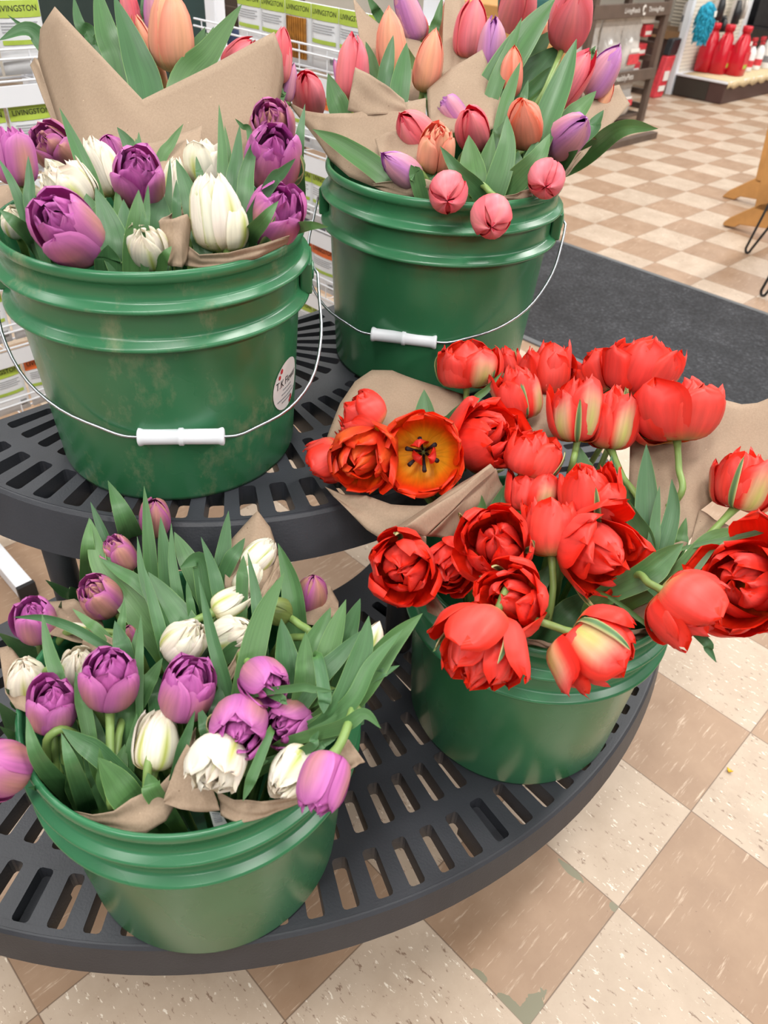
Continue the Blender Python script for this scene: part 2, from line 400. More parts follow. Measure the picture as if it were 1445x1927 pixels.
def rim(z, rin, rout, h, flare, parent):
    mb = MB(); prof = [(rout-0.010, z), (rout-0.004, z-0.0008), (rout-0.001, z-0.004), (rout+flare, z-h), (rout+flare-0.006, z-h), (rout-0.010, z-0.01)]
    n = 90; m = len(prof); vs = [pol(r, A0+(A1-A0)*i/n, zz) for i in range(n+1) for r, zz in prof]
    fs = [(i*m+j, i*m+j+1, (i+1)*m+j+1, (i+1)*m+j) for i in range(n) for j in range(m-1)]
    mb.add(vs, fs)
    for a in (A0, A1):           # straight skirt along the flat back
        p0, p1 = pol(rin, a, z), pol(rout+flare*0.5, a, z); t = (p1-p0)/np.linalg.norm(p1-p0); nn = np.cross(Z, t)
        mb.box((p0+p1)/2-Z*h/2, (np.linalg.norm(p1-p0), 0.008, h-0.002), (t, nn, Z))
    o = mb.build('skirt', MT['black_plastic'], parent, smooth=False)
    return o
stand = thing('display_stand', (TC[0], TC[1], 0), 'black plastic half-round two-tier plant bench with slotted tops holding four buckets', 'display stand')
up = plate('upper_tier', ZU, 0.05, 0.42, [(0.356, 0.409, -80.8, 5.4, 3.0), (0.28, 0.336, -80.8, 5.4, 2.7), (0.205, 0.267, -57.5, 7.4, 4.4), (0.075, 0.170, -35, 11.0, 6.0)], stand)
rim(ZU, 0.05, 0.42, 0.048, 0.018, up)
lo = plate('lower_tier', ZL, 0.26, 0.714, [(0.645, 0.701, -63.7, 3.1, 1.52), (0.571, 0.624, -63.7, 3.1, 1.52), (0.500, 0.552, -62.1, 3.7, 1.8), (0.421, 0.478, -57.7, 3.7, 2.0), (0.32, 0.39, -57.7, 5.4, 2.6)], stand)
rim(ZL, 0.26, 0.714, 0.046, 0.006, lo)
for a, r, zt, zb, w in ((-110, 0.392, ZU, ZL, 0.017), (-46, 0.40, ZU, ZL, 0.02), (22, 0.38, ZU, ZL, 0.02), (-118, 0.36, ZL, 0, 0.024), (-82, 0.34, ZL, 0, 0.024), (-40, 0.34, ZL, 0, 0.024), (5, 0.36, ZL, 0, 0.024), (40, 0.4, ZL, 0, 0.024)):
    MB().tube([pol(r, a, zt-0.02), pol(r, a, zb+0.0)], w, 16).build('leg', MT['black_plastic'], stand, smooth=True)

for a in (-97.9, -54.4, -10.9, 26.3):      # closed leg sockets under the outer slots
    t = pol(1, a, 0)-pol(0, a, 0); MB().box(pol(0.673, a, ZL-0.045), (0.062, 0.026, 0.05), (t, np.cross(Z, t), Z)).build('leg_socket', MT['black_plastic'], stand)

# ------------------------------------------------------------------ buckets
PROF = [(0.0, 0.003), (0.126, 0.003), (0.129, 0.0), (0.1325, 0.001), (0.134, 0.006), (0.1445, 0.184), (0.1446, 0.1855), (0.1452, 0.1862), (0.1550, 0.1866), (0.1561, 0.1874), (0.1564, 0.1889), (0.1558, 0.1904), (0.1545, 0.1915),
        (0.1490, 0.1950), (0.1475, 0.1962), (0.1466, 0.1982), (0.1462, 0.2010), (0.1466, 0.2215), (0.1469, 0.2224), (0.1476, 0.2230), (0.1553, 0.2234), (0.1564, 0.2243), (0.1567, 0.2257), (0.1562, 0.2271), (0.1552, 0.2280), (0.1500, 0.2308), (0.1488, 0.2318), (0.1481, 0.2334), (0.1477, 0.236), 
        (0.1478, 0.2485), (0.1500, 0.2495), (0.1513, 0.252), (0.1514, 0.2565), (0.1502, 0.2593), (0.1482, 0.2602), (0.1462, 0.2592), (0.1452, 0.256), (0.1425, 0.22), (0.1385, 0.16), (0.1295, 0.012), (0.0, 0.012)]
BK = {1: (-0.2515, 0.7702, ZU), 2: (0.046, 1.0335, ZU), 3: (-0.1638, 0.4392, ZL), 4: (0.1863, 0.6521, ZL)}
RIMH = 0.259
def make_bucket(k, ang, drop, label, mat, skew=0.0):
    x, y, z = BK[k]; b = thing('bucket', (x, y, z), label, 'bucket', 'green flower buckets')
    MB().lathe((x, y, z), PROF, 96, cap=False).build('pail', mat, b, smooth=True)
    ax = np.array([math.cos(ang), math.sin(ang), 0]); fwd = np.array([math.sin(ang), -math.cos(ang), 0])
    c = np.array([x, y, z+0.207])
    for s in (-1, 1):            # ears between the two flanges
        e = MB(); p = c+ax*s*0.1515
        e.box(p, (0.013, 0.052, 0.034), (ax, fwd, Z)); e.tube([p+ax*s*0.004, p+ax*s*0.0085], 0.010, 16)
        e.build('ear', mat, b, bevel=0.003)
    d = fwd*math.cos(drop)-Z*math.sin(drop)
    pr = [(0.1590, -0.004), (0.1640, 0.004), (0.1635, 0.03), (0.160, 0.075), (0.143, 0.122), (0.112, 0.156), (0.072, 0.177), (0.057, 0.183), (0.046, 0.1845), (0.03, 0.1845)]
    pts = [c-ax*a+d*l+ax*skew*(max(l, 0)/.1845)**1.5 for a, l in pr] + [c+ax*a+d*l+ax*skew*(max(l, 0)/.1845)**1.5 for a, l in reversed(pr)]
    pts = [c-ax*0.150] + pts + [c+ax*0.150]
    pts2 = pts[:3]+catmull(pts[2:-2], 60)+pts[-2:]
    bail = MB().tube(pts2, 0.0017, 8).build('bail_handle', MT['metal'], b, smooth=True)
    q = c+d*0.1845+ax*skew
    g = MB(); L_ = 0.0425
    prof = [(0.0075, -L_), (0.0092, -L_+0.001), (0.0092, -L_+0.003), (0.0080, -L_+0.006), (0.0078, -0.003), (0.0092, -0.002), (0.0092, 0.002), (0.0078, 0.003), (0.0080, L_-0.006), (0.0092, L_-0.003), (0.0092, L_-0.001), (0.0075, L_)]
    g.lathe(q, prof, 24, (d, np.cross(ax, d), ax)); g.build('grip', MT['grip'], bail, smooth=True)
    return b
b1 = make_bucket(1, 0.14, R_(40), 'green bucket of purple and white tulips on upper tier with round sticker', MT['bucket_dusty'], .024)
b2 = make_bucket(2, -0.12, R_(42), 'green bucket of pink and coral tulips standing on the upper tier', MT['bucket'], -.020)
b3 = make_bucket(3, 0.25+math.pi, R_(25), 'green bucket of purple and white tulips on lower tier at bottom left', MT['bucket'])
b4 = make_bucket(4, 0.0+math.pi, R_(25), 'green bucket of open red tulips at the right of the lower tier', MT['bucket'])
# round sticker on the dusty bucket
def on_bucket(k, az, h, off):
    x, y, z = BK[k]; r = 0.134+(0.1445-0.134)*(h-0.006)/0.178+off
    return np.array([x+r*math.cos(az), y+r*math.sin(az), z+h])
saz, sh, sr = R_(-15), 0.100, 0.030
def smap(px, py, off): return on_bucket(1, saz+px/0.141, sh+py, off)
vs, fs = [smap(0, 0, 0.0007)], []
for ring in range(1, 5):
    for k in range(32): vs.append(smap(sr*ring/4*math.cos(2*math.pi*k/32), sr*ring/4*math.sin(2*math.pi*k/32), 0.0007))
for k in range(32): fs.append((0, 1+k, 1+(k+1) % 32))
for ring in range(3):
    for k in range(32): a, b = 1+ring*32, 1+(ring+1)*32; fs.append((a+k, b+k, b+(k+1) % 32, a+(k+1) % 32))
stk = mesh_obj('sticker', vs, fs, MT['sticker'], b1, True); stk['label'] = 'white round sticker reading T.K Flower'
mb = MB()
tv, tf = text_geo('T.K Flower', 0.0115); mb.add([smap(v[0]*0.95, v[1]*1.15+0.006, 0.0011) for v in tv], tf)
mb.build('lettering', MT['ink'], stk)
mb = MB(); random.seed(5)
for row, wd in ((-0.003, 0.02), (-0.0085, 0.026), (-0.014, 0.044), (-0.0185, 0.024)):
    x = -wd/2
    while x < wd/2:
        l = random.uniform(0.0015, 0.004); mb.add([smap(x, row-0.0007, 0.0011), smap(x+l, row-0.0007, 0.0011), smap(x+l, row+0.0009, 0.0011), smap(x, row+0.0009, 0.0011)], [(0, 1, 2, 3)]); x += l+0.0009
mb.build('small_print', MT['grey_ink'], stk)
for (x, y, a) in ((0.012, -0.022, 1.0), (0.009, -0.025, 0.8), (-0.014, 0.022, 0.9), (-0.018, 0.016, 0.8)):
    mb = MB(); mb.add([smap(x+0.003*a*math.cos(t), y+0.0035*a*math.sin(t), 0.0011) for t in np.linspace(0, 2*math.pi, 9)[:-1]], [tuple(range(8))])
    mb.build('flower_print', MT['red_ink'], stk)
# ------------------------------------------------------------------ tulips
def mixc(a, b, t): return a+(b-a)*np.clip(t, 0, 1)[..., None]
def sm(a, b, x): t = np.clip((x-a)/(b-a), 0, 1); return t*t*(3-2*t)
def pigment(kind, u, v, side, rnd, layer):
    """natural colour of a petal at (across u, along v); side 1 = inner face"""
    au = np.abs(u); one = np.ones_like(u)[..., None]
    if kind == 'P':
        if side: return mixc(S(192, 88, 174)*one, S(212, 132, 196)*one, sm(.4, 1, au))
        c = mixc(S(210, 120, 188)*one, S(206, 122, 162)*one, (1-sm(.1, .7, au))*sm(.95, .3, v))
        if layer == 0: c = mixc(c, S(212, 156, 136)*one, .95*(1-sm(.05, .75, au))*sm(1., .6, v)*sm(.03, .3, v)*(.4+.6*rnd))
        else: c = mixc(c, S(196, 94, 176)*one, .6*one[..., 0])
        return mixc(c, S(176, 150, 110)*one, 1-sm(.0, .18, v))
    if kind == 'M':
        if side: return mixc(S(180, 84, 160)*one, S(204, 124, 182)*one, sm(.6, 1, au))
        c = mixc(S(206, 138, 146)*one, S(198, 108, 172)*one, sm(.35, .95, au))
        c = mixc(c, S(204, 156, 124)*one, (1-sm(0, .6, au))*.8*(.4+.6*rnd))
        return mixc(c, S(172, 142, 108)*one, 1-sm(.0, .3, v))
    if kind == 'L':
        if side: return mixc(S(150, 70, 165)*one, S(190, 120, 190)*one, sm(.5, 1, au))
        c = mixc(S(230, 164, 184)*one, S(208, 140, 206)*one, sm(.2, .95, au))
        if layer > 0: c = mixc(c, S(194, 122, 204)*one, .7*one[..., 0])
        return mixc(c, S(205, 165, 130)*one, 1-sm(0, .2, v))
    if kind == 'W':
        c = mixc(S(240, 228, 172)*one, S(248, 243, 228)*one, sm(.05, .45, v))
        c = mixc(c, S(236, 216, 190)*one, .35*sm(.7, 1, v)*rnd)
        if side == 0 and (layer == 0 or rnd > .6) and rnd > .3:
            c = mixc(c, S(198, 208, 96)*one, (1-sm(.04, .34, au))*sm(.0, .2, v)*sm(.98, .55, v)*.95)
        return c
    if kind == 'C':
        if side: return mixc(S(244, 150, 80)*one, S(240, 112, 96)*one, sm(.1, .5, v))
        c = mixc(S(246, 182, 152)*one, S(246, 158, 132)*one, sm(.4, 1, au))
        c = mixc(c, S(248, 192, 138)*one, .6*rnd*(1-sm(.0, .6, au)))
        return mixc(c, S(236, 206, 138)*one, 1-sm(.02, .4, v))
    if kind == 'K':
        if side: return S(228, 56, 84)*one
        c = mixc(S(246, 142, 156)*one, S(243, 112, 124)*one, sm(.3, 1, au))
        if layer > 0: c = mixc(c, S(238, 82, 98)*one, .6*one[..., 0])
        c = mixc(c, S(246, 160, 150)*one, .6*rnd*(1-sm(0, .5, au)))
        return mixc(c, S(228, 168, 132)*one, 1-sm(0, .28, v))
    if kind == 'O':
        if side: return mixc(S(246, 150, 60)*one, S(244, 96, 62)*one, sm(.1, .4, v))
        c = mixc(S(246, 160, 136)*one, S(246, 128, 94)*one, sm(.3, 1, au))
        return mixc(c, S(238, 176, 120)*one, 1-sm(0, .25, v))
    if kind == 'E':
        if side: return mixc(mixc(S(236, 176, 34)*one, S(244, 120, 20)*one, sm(.2, .45, v)), S(244, 58, 18)*one, sm(.38, .75, v+.12*(au-.5)))
        return mixc(S(244, 168, 70)*one, mixc(S(246, 104, 44)*one, S(244, 70, 40)*one, sm(.0, .8, au)), sm(.1, .45, v))
    if kind == 'R':
        if side: return mixc(mixc(S(236, 178, 50)*one, S(244, 96, 34)*one, sm(.08, .28, v)), S(242, 50, 24)*one, sm(.2, .45, v))
        c = mixc(S(244, 80, 72)*one, S(243, 54, 36)*one, sm(.2, .9, au))
        c = mixc(c, S(244, 112, 100)*one, .45*rnd*sm(.9, .5, v))
        if layer == 0: c = mixc(c, S(206, 200, 128)*one, (1-sm(.06, .26+.2*rnd, v))*(1-.5*sm(.3, 1, au)))
        return c
    if kind == 'F':                           # red with a broad pale green flame
        if side: return S(240, 52, 38)*one
        c = mixc(S(244, 86, 80)*one, S(243, 58, 44)*one, sm(.2, .9, au))
        c = mixc(c, S(236, 200, 178)*one, (1-sm(.3, .65, au))*sm(.95, .6, v)*.7)
        return mixc(c, S(204, 210, 124)*one, (1-sm(.15, .5, au))*sm(.85, .45, v))
    if kind == 'G':
        return mixc(S(134, 150, 84)*one, S(112, 128, 68)*one, sm(.3, 1, au))
    if kind == 'T':                           # narrow green-and-cream outer petal
        return mixc(mixc(S(150, 172, 104)*one, S(96, 132, 88)*one, 1-sm(.25, .6, au)), S(226, 214, 160)*one, sm(.55, 1, au)*.9)
CL = (np.array([.09, .50, .80, .96, 1.0, .93, .74, .42]), np.array([0, .03, .13, .28, .46, .66, .85, 1.0]))
CS = (np.array([.10, .62, .90, 1.0, .98, .86, .58, .10]), np.array([0, .04, .15, .30, .48, .68, .86, 1.0]))
OP = (np.array([.09, .42, .66, .82, .92, .98, 1.0, .99]), np.array([0, .03, .12, .25, .42, .60, .78, .95]))
CD = (np.array([.10, .58, .87, 1.0, 1.01, .96, .84, .66]), np.array([0, .035, .14, .31, .51, .72, .88, .97]))
CN = (np.array([.10, .60, .90, 1.0, .97, .82, .50, .03]), np.array([0, .04, .16, .34, .57, .79, .93, .97]))
CW = (np.array([.10, .60, .90, 1.0, .98, .87, .66, .34]), np.array([0, .04, .15, .32, .53, .74, .90, 1.0]))
WO = (np.array([.09, .36, .58, .74, .86, .95, 1.0, 1.02]), np.array([0, .03, .10, .20, .31, .41, .48, .50]))
NU = np.array([-1, -.92, -.66, -.33, 0, .33, .66, .92, 1.0]); NV = np.linspace(0, 1, 12)
UU, VV = np.meshgrid(NU, NV)
def petal(st, rng, kind, layer, a0, R, L, o, hw, rs=1.0, ls=1.0, tip=2.2, ruf=.04, lean=0.0, roll=.0, single=False, prof=None):
    """adds one two-faced petal to the bloom store st; the bloom axis is z, base at the origin"""
    k = np.linspace(0, 1, 8)
    base = prof or (CS if single else CL)
    if o <= 1: pr, pz = base[0]+(OP[0]-base[0])*o, base[1]+(OP[1]-base[1])*o
    else: pr, pz = OP[0]+(WO[0]-OP[0])*(o-1), OP[1]+(WO[1]-OP[1])*(o-1)
    r = np.interp(VV, k, pr)*R*rs; z = np.interp(VV, k, pz)*L*ls
    s = np.where(VV < .45, .34+.66*(1-(1-np.clip(VV/.45, 0, 1))**2), np.sqrt(np.clip(1-np.clip((VV-.45)/.55, 0, 1)**tip, 0, 1)))
    s = np.maximum(s, .02)
    ph, ph2 = rng.uniform(0, 6.28), rng.uniform(0, 6.28)
    ang = a0 + UU*hw*s*(1+0*VV)
    r = r*(1+ruf*np.sin(UU*5+ph)*VV*np.abs(UU)+ruf*.8*np.sin(VV*6+ph2)*VV)
    r = r + R*(.035*(1-np.abs(UU))*sm(.05, .4, VV)) - R*roll*VV**2*UU**2
    if single: r = r + R*.03*np.exp(-(UU/.12)**2)*sm(0, .3, VV)
    z = z + L*ruf*.6*np.sin(UU*4+ph2)*VV**2
    x, y = r*np.cos(ang), r*np.sin(ang)
    if lean:                                   # tilt the whole petal outwards about its base
        ca, sa = math.cos(a0), math.sin(a0); rad = x*ca+y*sa; tan = -x*sa+y*ca
        c, n = math.cos(lean), math.sin(lean); rad, z = rad*c+z*n, z*c-rad*n
        x, y = rad*ca-tan*sa, rad*sa+tan*ca
    P = np.stack([x, y, z], -1)
    du = np.gradient(P, axis=1); dv = np.gradient(P, axis=0)
    n = np.cross(du, dv); n /= np.linalg.norm(n, axis=-1, keepdims=True)+1e-12
    thick = .0011*(1-np.abs(UU)**4)*(1-VV**6)
    Q = P - n*thick[..., None]
    rnd = rng.random(); nv_, nu_ = UU.shape
    for side, G in ((0, P), (1, Q)):
        o_ = len(st['v']); st['v'] += list(G.reshape(-1, 3))
        c = pigment(kind, UU, VV, side, rnd, layer)
        c = c*(1+.06*(rng.random(3)-.5))
        st['c'] += list(np.clip(c.reshape(-1, 3), 0, 1)); st['a'] += list(np.stack([UU*2.2+rnd*30, VV*.7, 0*UU+side*5+rnd*9], -1).reshape(-1, 3))
        for i in range(nv_-1):
            for j in range(nu_-1):
                f = (o_+i*nu_+j, o_+i*nu_+j+1, o_+(i+1)*nu_+j+1, o_+(i+1)*nu_+j)
                st['f'].append(f if side == 0 else f[::-1])
def bloom(kind, typ, R, L, o, rng):
    st = dict(v=[], f=[], c=[], a=[]); extra = dict(v=[], f=[], c=[], a=[])
    ph = rng.uniform(0, 6.28)
    j = lambda s: rng.uniform(-s, s)
    if typ == 's':
        for i in range(3): petal(st, rng, kind, 1, ph+i*2.094+1.047+j(.1), R, L, o, 1.15, .93,   .97+j(.03), 2.3, .02, single=True)
        for i in range(3): petal(st, rng, kind, 0, ph+i*2.094+j(.1), R, L, o, 1.12, 1.0, 1.0+j(.05), 2.3, .025, lean=j(.05), single=True)
    elif typ == 'n':                           # seen into the mouth: three broad petals folded over a tight centre
        for i in range(3): petal(st, rng, kind, 1, ph+i*2.094+1.047+j(.1), R*.9, L*.92, 0, 1.1, 1, 1, 2.2, .05, prof=CN)
        for i in range(3): petal(st, rng, kind, 0, ph+i*2.094+j(.15), R, L*(1+j(.05)), 0, 1.0, 1, 1, 2.6, .05, prof=CN)
    elif typ == 'd' and kind == 'W':           # closed, egg-shaped, ragged overlapping petals
        for i in range(5): petal(st, rng, kind, 2, ph+i*1.257+j(.3), R*.60, L*(.96+j(.06)), 0, 1.05, 1, 1, 2.2, .12, prof=CN)
        for i in range(5): petal(st, rng, kind, 1, ph+i*1.257+.6+j(.3), R*.82, L*(.95+j(.06)), o*.2, .80, 1, 1, 2.4, .10, lean=j(.05), prof=CW)
        for i in range(5): petal(st, rng, kind, 0, ph+i*1.257+j(.2), R*.94, L*(.94+j(.08)), o*.3, .76, 1, 1, 2.6, .08, lean=j(.07), prof=CW)
        for i in range(3): petal(st, rng, kind, 0, ph+i*2.094+.3+j(.3), R, L*(.86+j(.14)), o, .78, 1.0, 1, 2.4, .06, lean=max(-.03, j(.14)), prof=CW)
    elif typ == 'd':
        for i in range(5): petal(st, rng, kind, 2, ph+i*1.257+j(.3), R*.46, L*(.90+j(.07)), 0, 1.05, 1, 1, 2.6, .14, prof=CN)
        for i in range(5): petal(st, rng, kind, 1, ph+i*1.257+.6+j(.3), R*.68, L*(.92+j(.07)), o*.4, .90, 1, 1, 3.0, .12, lean=j(.06), prof=CW)
        for i in range(5): petal(st, rng, kind, 1, ph+i*1.257+j(.25), R*.85, L*(.93+j(.07)), o*.6, .78, 1, 1, 3.4, .09, lean=j(.06), prof=CD)
        for i in range(4): petal(st, rng, kind, 0, ph+i*1.571+.3+j(.25), R, L*(.93+j(.09)), o, .88, 1.0, 1, 4.0, .05, lean=max(-.03, j(.16)), roll=.06, prof=CD)
    elif kind == 'E' and o > 1:                # wide open: yellow heart, dark stamens, a few short petals over the middle
        for i in range(3): petal(st, rng, 'R', 2, ph+i*2.094+j(.3), R*.30, L*(.72+j(.1)), .2, .9, 1, 1, 2.6, .16, lean=j(.3), prof=CN)
        for i in range(5): petal(st, rng, 'E', 1, ph+i*1.257+.6+j(.15), R*.93, L*(.90+j(.08)), o*.9, .70, 1, 1, 3.4, .09, lean=j(.06))
        for i in range(5): petal(st, rng, 'E', 0, ph+i*1.257+j(.12), R, L*(.95+j(.06)), o, .72, 1, 1, 4.0, .08, lean=j(.05))
    else:
        inner = {'E': 'E', 'F': 'R'}.get(kind, kind); a_ = lambda lo, hi: rng.uniform(lo, hi)
        for i in range(5): petal(st, rng, inner, 2, ph+i*1.257+j(.4), R*.52, L*(.92+j(.10)), 0, 1.05, 1, 1, 2.8, .16, lean=j(.16), prof=CN)
        for i in range(4): petal(st, rng, inner, 1, ph+i*1.571+.5+j(.4), R*.74, L*(.93+j(.10)), o*.2, .85, 1, 1, 3.0, .13, lean=a_(-.1, .2), prof=CW)
        for i in range(5): petal(st, rng, inner, 1, ph+i*1.257+.5+j(.3), R*.88, L*(.93+j(.10)), o*.8, .80, 1, 1, 3.4, .13, lean=a_(-.05, .26), prof=CD)
        for i in range(5): petal(st, rng, kind if i % 2 == 0 else inner, 0, ph+i*1.257+j(.25), R*(1.0+j(.05)), L*(.94+j(.15)), o*(1+j(.3)), .86, 1, 1, 4.0, .13, lean=a_(.0, .20+.4*o), roll=.05*rng.random(), prof=CD)
        if kind not in 'EW':
            for i in range(1+(rng.random() < .6)): petal(extra, rng, 'T', 0, ph+i*2.6+j(1.2), R*1.0, L*(.92+j(.2)), min(1.2, o+.1), .13, 1.06, 1, 1.3, .05, lean=.03+.22*rng.random(), prof=CD)
    if typ == 'd' and kind in 'PM' and rng.random() < .25: petal(extra, rng, 'T', 0, ph+j(3), R, L*.85, o, .2, 1.05, 1, 1.5, .03, lean=.1)
    return st, extra
def place(st, B, A, roll):
    ref = np.array([0, 0, 1.0]) if abs(A[2]) < .9 else np.array([1.0, 0, 0])
    x = np.cross(ref, A); x /= np.linalg.norm(x); y = np.cross(A, x)
    c, s = math.cos(roll), math.sin(roll); x, y = c*x+s*y, c*y-s*x
    v = np.array(st['v']); return B + v[:, :1]*x + v[:, 1:2]*y + v[:, 2:]*A
GROUPS = {}
TUL = {1: [], 2: [], 3: [], 4: []}
def smooth_stem(pts, n=26): return catmull(pts, n)
def add_tulip(bk, kind, typ, bx, by, tx, ty, w, d, sgn, label, o=None, via=None, ratio=None, back=None):
    rng = np.random.default_rng(int(bx*7+by*13+w)); cx, cy = (bx+tx)/2, (by+ty)/2
    k = d/F_PX; lat = RT*(tx-bx)*k - UP*(ty-by)*k; Lp = np.linalg.norm(lat)
    tw = -ray(cx, cy); tw /= np.linalg.norm(tw); lat = lat - tw*(lat@tw); lat *= Lp/np.linalg.norm(lat)
    W = w*k; L = (ratio or {'s': 1.6, 'd': 1.2, 'o': 1.0, 'n': 1.1}[typ])*W
    if typ in 'sd' and sgn == 0:               # side view: the outline's length fixes how far it leans towards the camera
        L = max(L, Lp); s2 = min(1.0, max(.42, (Lp*Lp-W*W)/(L*L-W*W+1e-9))); A = lat/Lp*math.sqrt(s2) + tw*math.sqrt(1-s2)
    elif sgn == 0: L = Lp; A = lat/Lp
    else: L = max(L, Lp); A = lat + tw*math.sqrt(max(L*L-Lp*Lp, 0))
    A = A/np.linalg.norm(A)
    C = at(cx, cy, d); B = C - A*L/2
    o = o if o is not None else {'s': .0, 'd': .18, 'o': .4, 'n': 0}[typ]
    st, ex = bloom(kind, typ, W/2, L, o, rng)
    x, y, z = BK[bk]; rz = z+RIMH-.012
    # stem: from the bucket floor through the mouth up to the flower
    h = np.array([B[0]-x, B[1]-y]); r = np.linalg.norm(h); lim = .112
    hc = h*min(1, lim/max(r, 1e-6))*(.92 if r < lim else 1)
    low = np.array([x+hc[0]*.45, y+hc[1]*.45, z+.03]); mouth = np.array([x+hc[0]*.9, y+hc[1]*.9, rz])
    if back is not None: mouth = np.array([x+(B[0]-x)*.6, back, rz+.0]); low = np.array([x+(B[0]-x)*.3, back-.03, z+.03])
    pts = [low, mouth]
    if via: pts += [at(*q) for q in via]
    else:
        n = B - A*.035
        if n[2] < rz+.01: pts += [np.array([x+hc[0]*1.12, y+hc[1]*1.12, rz+.03])]
        if np.linalg.norm(n-pts[-1]) > .02: pts += [n]
    pts += [B+A*.003]
    root = thing('tulip', low, label, 'tulip', GROUPS.get((bk, kind), None))
    P = place(st, B, A, rng.uniform(0, 6.28))
    bl = mesh_obj('bloom', P, st['f'], MT['petal'], root, True, (st['c'], st['a']))
    if ex['v']:
        sp_ = mesh_obj('outer_green_petals', place(ex, B, A, 0), ex['f'], MT['petal'], bl, True, (ex['c'], ex['a'])); sp_['label'] = 'narrow green and cream outer petals'
    if typ == 'o' and o > .8:
        mb = MB(); ref = np.cross(A, [0.3, .5, .8]); ref /= np.linalg.norm(ref); q = np.cross(A, ref)
        for i in range(6):
            t = i*1.047; dr = math.cos(t)*ref+math.sin(t)*q
            mb.tube([B+A*.004+dr*.003, B+A*L*.3+dr*W*.12, B+A*L*.48+dr*W*.2], [.0012, .0016, .0026], 6)
        s_ = mb.build('stamens', MT['anther'], bl, True); s_['label'] = 'dark stamens'
    path = smooth_stem(pts)
    MB().tube(path, [.0036]*(len(path)-3)+[.0040, .0046, .0055], 9).build('stem', MT['stem'], root, True)
    TUL[bk].append(dict(root=root, B=B, path=path, px=(bx, by), n=0))
    return root
NL = 15; LU = np.array([-1, -.955, -.6, -.28, 0, .28, .6, .955, 1.0])
def add_leaf(bk, pts, w, db, dt, roll=None, fold=None, owner=None, back=None):
    """pts: base .. tip as surveyed points, distances run from db at the base to dt at the tip"""
    rng = random.Random(int(pts[0][0]*3+pts[0][1]*5+pts[-1][0]))
    tl = TUL[bk]; m = len(pts)
    W3 = [at(p[0], p[1], db+(dt-db)*i/(m-1)) for i, p in enumerate(pts)]
    ow = tl[owner] if owner is not None else min(tl, key=lambda t: (t['px'][0]-pts[0][0])**2+((t['px'][1]-pts[0][1])*.8)**2+900*t['n'])
    ow['n'] += 1
    x, y, z = BK[bk]
    for q in range(24):                        # a leaf that rises beside the rim starts inside the bucket
        if W3[0][2] > z+RIMH+.03 or math.hypot(W3[0][0]-x, W3[0][1]-y) < .122: break
        db += .005; W3[0] = at(pts[0][0], pts[0][1], db)
    if m == 2: W3.insert(1, (W3[0]+W3[1])/2); m = 3
    b = W3[0]; dirn = W3[1]-b; dirn /= np.linalg.norm(dirn)
    rt = b - dirn*.045 - np.array([0, 0, .025]); hh = np.array([rt[0]-x, rt[1]-y]); r = np.linalg.norm(hh)
    if r > .118: rt[0], rt[1] = x+hh[0]*.118/r, y+hh[1]*.118/r
    if back is not None: rt = np.array([x+(b[0]-x)*.7, back, z+RIMH-.03])
    s = min(ow['path'], key=lambda q: abs(q[2]-(rt[2]-.06)))
    path = catmull([rt*(1.0 if back else .6)+np.array(s)*(0 if back else .4)-np.array([0, 0, .05]), rt] + W3, NL*2)
    path = np.array(path); k0 = int(NL*2*(1.0/(m+1))*.9); path = path[k0:] if k0 < len(path)-6 else path
    n = len(path); tt = np.linspace(0, 1, n)
    dd = (db+dt)/2; hw = w*dd/F_PX/2
    peak = .42
    prof = np.where(tt < peak, .55+.45*np.sin(tt/peak*math.pi/2), np.clip(1-((tt-peak)/(1-peak))**1.9, 0, 1)**.95)
    prof = np.maximum(prof, .012)
    roll = rng.uniform(-28, 28) if roll is None else roll
    fold = rng.uniform(.12, .42) if fold is None else fold
    vs, cs, al = [], [], []; hue = rng.uniform(-1, 1); rl = rng.random()*40
    wav = rng.uniform(0, 6.28); wa = rng.uniform(.02, .09)
    for i in range(n):
        t = path[min(i+1, n-1)]-path[max(i-1, 0)]; t /= np.linalg.norm(t)+1e-12
        view = CAM-path[i]; nn = view-t*(view@t); nn /= np.linalg.norm(nn); sd = np.cross(t, nn)
        a = R_(roll)*(1-.3*tt[i]); nn, sd = math.cos(a)*nn+math.sin(a)*sd, math.cos(a)*sd-math.sin(a)*nn
        for u in LU:
            e = abs(u); f = fold*(.6+.4*(1-tt[i]))
            vs.append(path[i]+sd*u*hw*prof[i]*(1-.10*f) + nn*hw*prof[i]*(f*e**1.5+wa*math.sin(tt[i]*9+wav+u*1.5)*e))
            g = S(74, 114, 68)*(1+.18*hue) if tt[i] > .15 else S(84, 124, 64)
            g = g*np.array([1+.10*hue, 1, 1-.12*hue])
            if e > .97: g = S(132, 168, 98)
            if e < .1: g = g*1.08
            cs.append(np.clip(g, 0, 1)); al.append((u*3.2+rl, tt[i]*.8, rl))
    fs = [(i*9+j, i*9+j+1, (i+1)*9+j+1, (i+1)*9+j) for i in range(n-1) for j in range(8)]
    mesh_obj('leaf', vs, fs, MT['leaf'], ow['root'], True, (cs, al))

